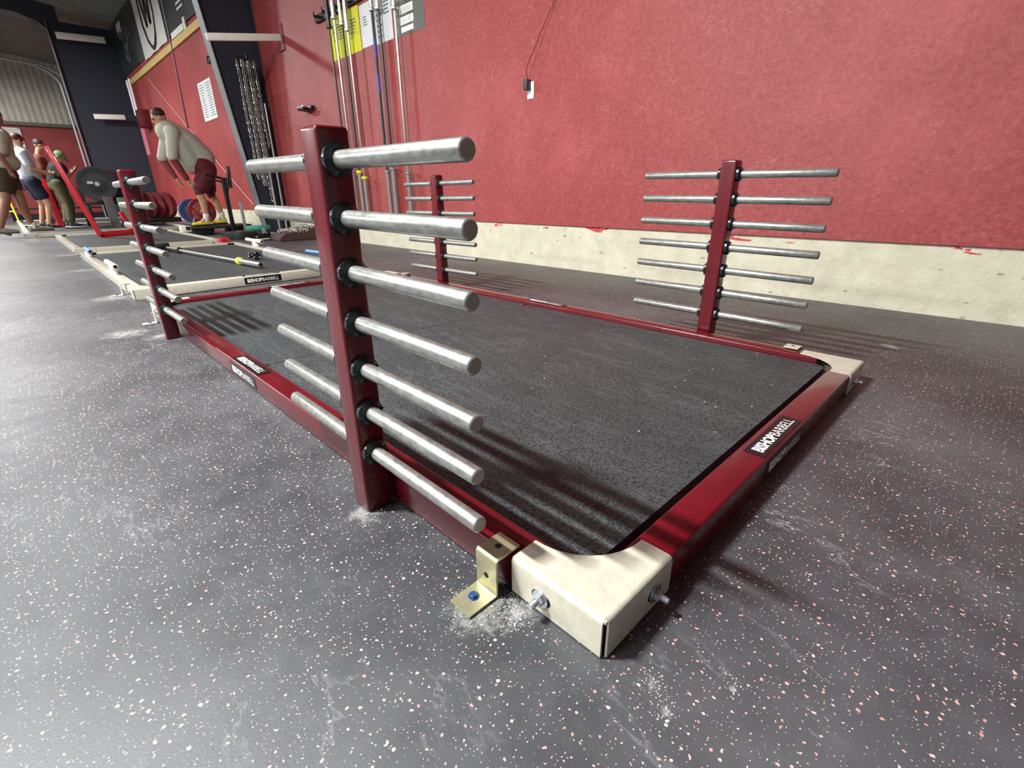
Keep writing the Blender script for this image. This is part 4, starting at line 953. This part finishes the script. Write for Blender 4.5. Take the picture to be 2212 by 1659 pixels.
# --- the man bending in the grey shirt (faces -x)
o3 = (2.25, 10.55, 0.161)
t = thing('person', o3, 'person in loose grey shirt and maroon shorts bending over in yellow shoes', 'person', 'people in the gym')
hd, P, rt_ = head_parts((1.79, 10.55, 1.925), (-0.86, 0.1, -0.42), 1.12)
hipL, hipR = V3(2.31, 10.43, 1.08), V3(2.34, 10.70, 1.08)
kL, kR = V3(2.10, 10.42, 0.76), V3(2.37, 10.76, 0.72)
aL, aR = V3(2.135, 10.43, 0.30), V3(2.49, 10.74, 0.29)
shL, shR = V3(1.90, 10.36, 1.70), V3(1.90, 10.78, 1.70)
elL, elR = V3(1.80, 10.34, 1.30), V3(1.74, 10.80, 1.30)
haL, haR = V3(1.97, 10.38, 0.92), V3(1.88, 10.74, 0.95)
caps = [(V3(1.86, 10.55, 1.78), V3(1.81, 10.55, 1.87), 0.068, 0.064), (V3(2.28, 10.56, 1.16), V3(2.02, 10.56, 1.62), 0.17, 0.17), (hipL, kL, 0.105, 0.070), (hipR, kR, 0.105, 0.070),
        (kL, kL.lerp(aL, 0.35) + V3(0.02, 0, 0), 0.068, 0.066), (kL.lerp(aL, 0.35) + V3(0.02, 0, 0), aL, 0.066, 0.042), (kR, kR.lerp(aR, 0.35) + V3(0.02, 0, 0), 0.066, 0.064), (kR.lerp(aR, 0.35) + V3(0.02, 0, 0), aR, 0.064, 0.042),
        (aL, V3(2.03, 10.43, 0.215), 0.042, 0.032), (aR, V3(2.40, 10.74, 0.215), 0.042, 0.032),
        (shL, elL, 0.066, 0.052), (shR, elR, 0.066, 0.052), (elL, haL, 0.056, 0.034), (elR, haR, 0.052, 0.032), (shL, shR, 0.08, 0.08)]
caps += hand(haL, (haL - elL), (0.5, 0.5, -0.3), 1.1) + hand(haR, (haR - elR), (0.5, -0.5, -0.3), 1.1)
organic('body', caps, hd, MT['skin'], t, o3, 0.011)
organic('hair', [], [(P(0, -0.025, 0.045), (0.086 * 1.12, 0.098 * 1.12, 0.088 * 1.12), rt_)], MT['hair'], t, o3, 0.012)
b = B()
for s_ in (-1, 1): bmesh.ops.create_uvsphere(b, u_segments=8, v_segments=6, radius=0.012, matrix=Matrix.Translation(P(s_ * 0.032, 0.084, 0.006) - Vector(o3)))
obj('eyes', b, MT['hole'], t)
organic('shirt', [(V3(1.88, 10.56, 1.72), V3(2.10, 10.56, 1.56), 0.19, 0.22), (V3(2.10, 10.56, 1.56), V3(2.31, 10.56, 1.32), 0.22, 0.215), (V3(1.98, 10.50, 1.52), V3(2.10, 10.50, 1.26), 0.20, 0.17), (V3(2.05, 10.52, 1.28), V3(2.12, 10.52, 1.20), 0.16, 0.16),
     (shL + V3(0, 0.03, 0), shR - V3(0, 0.03, 0), 0.125, 0.125), (shL, elL.lerp(shL, 0.05), 0.105, 0.085), (shR, elR.lerp(shR, 0.05), 0.10, 0.085)], [], MT['teeg'], t, o3, 0.016, 3)
organic('forearm_sleeve', [(elL.lerp(haL, 0.06), elL.lerp(haL, 0.88), 0.066, 0.046)], [], MT['tattoo'], t, o3, 0.012, label='dark red patterned forearm')
organic('forearm_sleeve', [(elR.lerp(haR, 0.06), elR.lerp(haR, 0.88), 0.060, 0.042)], [], MT['tattoo'], t, o3, 0.012, label='dark red patterned forearm')
organic('shorts', [(V3(2.27, 10.46, 1.16), V3(2.36, 10.66, 1.14), 0.185, 0.185), (hipL, hipL.lerp(kL, 0.78), 0.16, 0.125), (hipR, hipR.lerp(kR, 0.74), 0.16, 0.125)], [], MT['shorts'], t, o3, 0.016, 3)
organic('knee_sleeve', [(kL + V3(0.01, 0, 0.09), kL - V3(-0.005, 0, 0.02), 0.088, 0.078), (kR + V3(0, 0, 0.08), kR - V3(-0.01, 0, 0.03), 0.084, 0.076)], [], MT['hairr'], t, o3, 0.014)
organic('sock', [(aL + V3(0, 0, 0.06), aL + V3(-0.02, 0, -0.05), 0.052, 0.046)], [], MT['sock'], t, o3, 0.012); organic('sock', [(aR + V3(-0.01, 0, 0.07), aR + V3(-0.01, 0, -0.04), 0.052, 0.046)], [], MT['sock'], t, o3, 0.012)
shoe(t, o3, V3(2.19, 10.45, 0), V3(1.87, 10.43, 0), 0.161, MT['shoey'], MT['blackm'], 'yellow shoe'); shoe(t, o3, V3(2.56, 10.75, 0), V3(2.26, 10.72, 0), 0.161, MT['shoey'], MT['blackm'], 'yellow shoe')

# --- the tall man at the left edge in beige (faces +x, seen from behind his side)
zf = 0.0825
o3 = (-0.25, 12.95, zf)
t = thing('person', o3, 'person in beige shirt and dark shorts, cut off by the left edge, bare brown legs', 'person', 'people in the gym')
hd, P, rt_ = head_parts((-0.17, 12.95, 2.02), (0.6, 0.75, -0.15), 1.1)
hipL, hipR = V3(-0.30, 13.06, 1.06), V3(-0.34, 12.86, 1.06)
kL, kR = V3(-0.24, 12.93, 0.66), V3(-0.44, 12.75, 0.64)
aL, aR = V3(-0.20, 12.97, 0.19), V3(-0.66, 12.55, 0.14)
caps = [(V3(-0.22, 12.95, 1.80), V3(-0.19, 12.95, 1.94), 0.066, 0.062), (V3(-0.32, 12.96, 1.10), V3(-0.27, 12.96, 1.68), 0.16, 0.18), (hipL, kL, 0.12, 0.078), (hipR, kR, 0.11, 0.07),
        (kL, kL.lerp(aL, 0.35) - V3(0.02, 0, 0), 0.076, 0.078), (kL.lerp(aL, 0.35) - V3(0.02, 0, 0), aL, 0.078, 0.044), (kR, kR.lerp(aR, 0.35), 0.07, 0.07), (kR.lerp(aR, 0.35), aR, 0.07, 0.042),
        (aL, V3(-0.08, 12.97, 0.13), 0.042, 0.03), (aR, V3(-0.55, 12.55, 0.07), 0.042, 0.03), (V3(-0.25, 13.15, 1.70), V3(-0.20, 12.76, 1.70), 0.075, 0.075),
        (V3(-0.20, 12.76, 1.70), V3(-0.30, 12.68, 1.38), 0.06, 0.048), (V3(-0.30, 12.68, 1.38), V3(-0.24, 12.72, 1.13), 0.048, 0.032), (V3(-0.25, 13.15, 1.70), V3(-0.18, 13.25, 1.38), 0.06, 0.048), (V3(-0.18, 13.25, 1.38), V3(-0.20, 13.24, 1.12), 0.048, 0.032)]
caps += hand(V3(-0.24, 12.72, 1.13), (0.2, 0.1, -1), (0.3, 0.9, 0)) + hand(V3(-0.20, 13.24, 1.12), (0.1, -0.1, -1), (0.3, -0.9, 0))
organic('body', caps, hd, MT['skinb'], t, o3, 0.012)
organic('hair', [], [(P(0, -0.02, 0.035), (0.095, 0.108, 0.10), rt_)], MT['hair'], t, o3, 0.013)
organic('shirt', [(V3(-0.25, 12.96, 1.68), V3(-0.31, 12.96, 1.26), 0.195, 0.20), (V3(-0.24, 13.15, 1.70), V3(-0.19, 12.78, 1.70), 0.105, 0.105), (V3(-0.20, 12.76, 1.70), V3(-0.25, 12.70, 1.46), 0.095, 0.08), (V3(-0.25, 13.15, 1.70), V3(-0.20, 13.22, 1.46), 0.095, 0.08)], [(V3(-0.26, 12.95, 1.28), (0.21, 0.2, 0.17))], MT['teeb'], t, o3, 0.017, 3)
organic('shorts', [(V3(-0.32, 12.96, 1.10), V3(-0.32, 12.96, 1.04), 0.18, 0.18), (hipL, hipL.lerp(kL, 0.45), 0.15, 0.135), (hipR, hipR.lerp(kR, 0.5), 0.15, 0.13)], [], MT['shortk'], t, o3, 0.016, 3)
organic('sock', [(aL + V3(0, 0, 0.05), aL + V3(0.01, 0, -0.05), 0.053, 0.048)], [], MT['sock'], t, o3, 0.012)
shoe(t, o3, V3(-0.27, 12.97, 0), V3(0.10, 12.97, 0), zf, MT['shoeg'], MT['shoek'], 'olive grey shoe'); shoe(t, o3, V3(-0.72, 12.55, 0), V3(-0.40, 12.52, 0), 0.0825, MT['shoeg'], MT['shoek'], 'olive grey shoe')

# --- person in the pale tee
zf = 0.057
o3 = (0.06, 14.2, zf)
t = thing('person', o3, 'person in pale blue tee and navy shorts leaning right behind the man in beige', 'person', 'people in the gym')
hd, P, rt_ = head_parts((0.05, 14.2, 1.75), (0.8, 0.4, -0.45), 0.98)
hipL, hipR = V3(0.03, 14.30, 0.98), V3(0.05, 14.08, 0.98)
kL, kR = V3(0.10, 14.34, 0.55), V3(0.18, 14.02, 0.55)
aL, aR = V3(-0.02, 14.34, 0.15), V3(0.08, 14.02, 0.15)
caps = [(V3(0.05, 14.2, 1.55), V3(0.05, 14.2, 1.68), 0.058, 0.056), (V3(0.04, 14.2, 1.02), V3(0.04, 14.2, 1.45), 0.14, 0.15), (hipL, kL, 0.095, 0.062), (hipR, kR, 0.095, 0.062), (kL, aL, 0.062, 0.038), (kR, aR, 0.062, 0.038), (aL, aL + V3(0.12, 0, -0.06), 0.036, 0.028), (aR, aR + V3(0.12, 0, -0.06), 0.036, 0.028),
        (V3(0.05, 14.4, 1.50), V3(0.05, 14.0, 1.50), 0.066, 0.066), (V3(0.05, 14.0, 1.50), V3(0.10, 13.95, 1.22), 0.052, 0.042), (V3(0.10, 13.95, 1.22), V3(0.34, 14.0, 1.14), 0.042, 0.03), (V3(0.05, 14.4, 1.50), V3(0.10, 14.44, 1.22), 0.052, 0.042), (V3(0.10, 14.44, 1.22), V3(0.34, 14.40, 1.16), 0.042, 0.03)]
caps += hand(V3(0.34, 14.0, 1.14), (1, 0, -0.1), (0, 0.4, 0.8), 0.95) + hand(V3(0.34, 14.40, 1.16), (1, 0, -0.1), (0, -0.4, 0.8), 0.95)
organic('body', caps, hd, MT['skin'], t, o3, 0.012)
organic('hair', [], [(P(0, -0.015, 0.03), (0.088, 0.102, 0.095), rt_)], MT['hairr'], t, o3, 0.013)
organic('tee', [(V3(0.05, 14.2, 1.47), V3(0.04, 14.2, 1.08), 0.165, 0.165), (V3(0.05, 14.38, 1.50), V3(0.05, 14.02, 1.50), 0.09, 0.09), (V3(0.05, 14.0, 1.50), V3(0.08, 13.97, 1.30), 0.08, 0.07), (V3(0.05, 14.4, 1.50), V3(0.08, 14.43, 1.30), 0.08, 0.07)], [], MT['teew'], t, o3, 0.016, 3)
organic('shorts', [(V3(0.04, 14.2, 1.0), V3(0.04, 14.2, 0.96), 0.16, 0.16), (hipL, hipL.lerp(kL, 0.6), 0.12, 0.11), (hipR, hipR.lerp(kR, 0.6), 0.12, 0.11)], [], MT['navysh'], t, o3, 0.015, 3)
shoe(t, o3, aL + V3(-0.07, 0, 0), aL + V3(0.22, 0, 0), zf, MT['shoek'], MT['sock']); shoe(t, o3, aR + V3(-0.07, 0, 0), aR + V3(0.22, 0, 0), zf, MT['shoek'], MT['sock'])

# --- person in rust brown
o3 = (0.32, 15.2, 0.057)
t = thing('person', o3, 'person in rust brown shirt looking down behind the top of the red arm', 'person', 'people in the gym')
hd, P, rt_ = head_parts((0.42, 15.2, 1.76), (0.5, -0.7, -0.4), 0.98)
hipL, hipR = V3(0.26, 15.3, 0.98), V3(0.26, 15.1, 0.98); aL, aR = V3(0.20, 15.35, 0.15), V3(0.30, 15.0, 0.15); kL, kR = V3(0.27, 15.35, 0.55), V3(0.33, 15.0, 0.55)
caps = [(V3(0.34, 15.2, 1.52), V3(0.40, 15.2, 1.68), 0.058, 0.056), (V3(0.26, 15.2, 1.02), V3(0.32, 15.2, 1.42), 0.14, 0.15), (hipL, kL, 0.09, 0.06), (hipR, kR, 0.09, 0.06), (kL, aL, 0.06, 0.038), (kR, aR, 0.06, 0.038), (aL, aL + V3(0.12, 0, -0.06), 0.036, 0.028), (aR, aR + V3(0.12, 0, -0.06), 0.036, 0.028),
        (V3(0.32, 15.4, 1.46), V3(0.32, 15.0, 1.46), 0.066, 0.066), (V3(0.32, 15.0, 1.46), V3(0.36, 14.95, 1.18), 0.052, 0.042), (V3(0.36, 14.95, 1.18), V3(0.56, 15.0, 1.08), 0.042, 0.03), (V3(0.32, 15.4, 1.46), V3(0.36, 15.44, 1.18), 0.052, 0.042), (V3(0.36, 15.44, 1.18), V3(0.56, 15.38, 1.08), 0.042, 0.03)]
caps += hand(V3(0.56, 15.0, 1.08), (1, 0, -0.2), (0, 0.4, 0.8), 0.95) + hand(V3(0.56, 15.38, 1.08), (1, 0, -0.2), (0, -0.4, 0.8), 0.95)
organic('body', caps, hd, MT['skinr'], t, o3, 0.012)
organic('hair', [], [(P(0, -0.022, 0.04), (0.086, 0.10, 0.09), rt_)], MT['hair'], t, o3, 0.013)
organic('tee', [(V3(0.32, 15.2, 1.42), V3(0.27, 15.2, 1.06), 0.165, 0.165), (V3(0.32, 15.38, 1.46), V3(0.32, 15.02, 1.46), 0.09, 0.09), (V3(0.32, 15.0, 1.46), V3(0.34, 14.97, 1.28), 0.08, 0.07), (V3(0.32, 15.4, 1.46), V3(0.34, 15.43, 1.28), 0.08, 0.07)], [], MT['brownsh'], t, o3, 0.016, 3)
organic('trousers', [(V3(0.26, 15.2, 1.0), V3(0.26, 15.2, 0.96), 0.155, 0.155), (hipL, kL, 0.115, 0.09), (hipR, kR, 0.115, 0.09), (kL, aL + V3(0, 0, 0.06), 0.09, 0.07), (kR, aR + V3(0, 0, 0.06), 0.09, 0.07)], [], MT['shortk'], t, o3, 0.015, 3)
shoe(t, o3, aL + V3(-0.07, 0, 0), aL + V3(0.2, 0, 0), 0.057, MT['shoek'], MT['sock']); shoe(t, o3, aR + V3(-0.07, 0, 0), aR + V3(0.2, 0, 0), 0.057, MT['shoek'], MT['sock'])

t.location.y += 0.35

# --- person in green cap, head bowed
o3 = (0.52, 14.7, 0.057)
t = thing('person', o3, 'person in green cap and black shirt with head bowed, right of the red arm', 'person', 'people in the gym')
hd, P, rt_ = head_parts((0.64, 14.7, 1.48), (0.6, -0.3, -0.75), 1.0)
hipL, hipR = V3(0.46, 14.8, 0.95), V3(0.46, 14.6, 0.95); kL, kR = V3(0.52, 14.84, 0.55), V3(0.54, 14.5, 0.55); aL, aR = V3(0.44, 14.84, 0.15), V3(0.48, 14.5, 0.15)
caps = [(V3(0.56, 14.7, 1.30), V3(0.62, 14.7, 1.42), 0.058, 0.056), (V3(0.46, 14.7, 0.98), V3(0.54, 14.7, 1.25), 0.14, 0.15), (hipL, kL, 0.09, 0.062), (hipR, kR, 0.09, 0.062), (kL, aL, 0.06, 0.038), (kR, aR, 0.06, 0.038), (aL, aL + V3(0.12, 0, -0.06), 0.036, 0.028), (aR, aR + V3(0.12, 0, -0.06), 0.036, 0.028),
        (V3(0.54, 14.9, 1.28), V3(0.54, 14.5, 1.28), 0.066, 0.066), (V3(0.54, 14.5, 1.28), V3(0.60, 14.45, 1.05), 0.052, 0.042), (V3(0.60, 14.45, 1.05), V3(0.78, 14.5, 1.2), 0.042, 0.03), (V3(0.54, 14.9, 1.28), V3(0.60, 14.94, 1.05), 0.052, 0.042), (V3(0.60, 14.94, 1.05), V3(0.78, 14.9, 1.18), 0.042, 0.03)]
caps += hand(V3(0.78, 14.5, 1.2), (0.7, 0, 0.6), (-0.3, 0.5, 0.6), 0.95) + hand(V3(0.78, 14.9, 1.18), (0.7, 0, 0.6), (-0.3, -0.5, 0.6), 0.95)
organic('body', caps, hd, MT['skinr'], t, o3, 0.012)
organic('cap', [], [(P(0, -0.018, 0.045), (0.09, 0.108, 0.085), rt_), (P(0, 0.11, 0.045), (0.06, 0.06, 0.010), rt_)], MT['cap'], t, o3, 0.011, 1)
organic('tee', [(V3(0.55, 14.7, 1.24), V3(0.47, 14.7, 1.0), 0.17, 0.17), (V3(0.54, 14.88, 1.28), V3(0.54, 14.52, 1.28), 0.095, 0.095), (V3(0.54, 14.5, 1.28), V3(0.57, 14.47, 1.12), 0.08, 0.07), (V3(0.54, 14.9, 1.28), V3(0.57, 14.93, 1.12), 0.08, 0.07)], [], MT['blacksh'], t, o3, 0.016, 3)
organic('trousers', [(V3(0.46, 14.7, 0.96), V3(0.46, 14.7, 0.92), 0.16, 0.16), (hipL, kL, 0.12, 0.09), (hipR, kR, 0.12, 0.09), (kL, aL + V3(0, 0, 0.06), 0.09, 0.07), (kR, aR + V3(0, 0, 0.06), 0.09, 0.07)], [], MT['camo'], t, o3, 0.015, 3)
shoe(t, o3, aL + V3(-0.07, 0, 0), aL + V3(0.2, 0, 0), 0.057, MT['shoek'], MT['sock']); shoe(t, o3, aR + V3(-0.07, 0, 0), aR + V3(0.2, 0, 0), 0.057, MT['shoek'], MT['sock'])
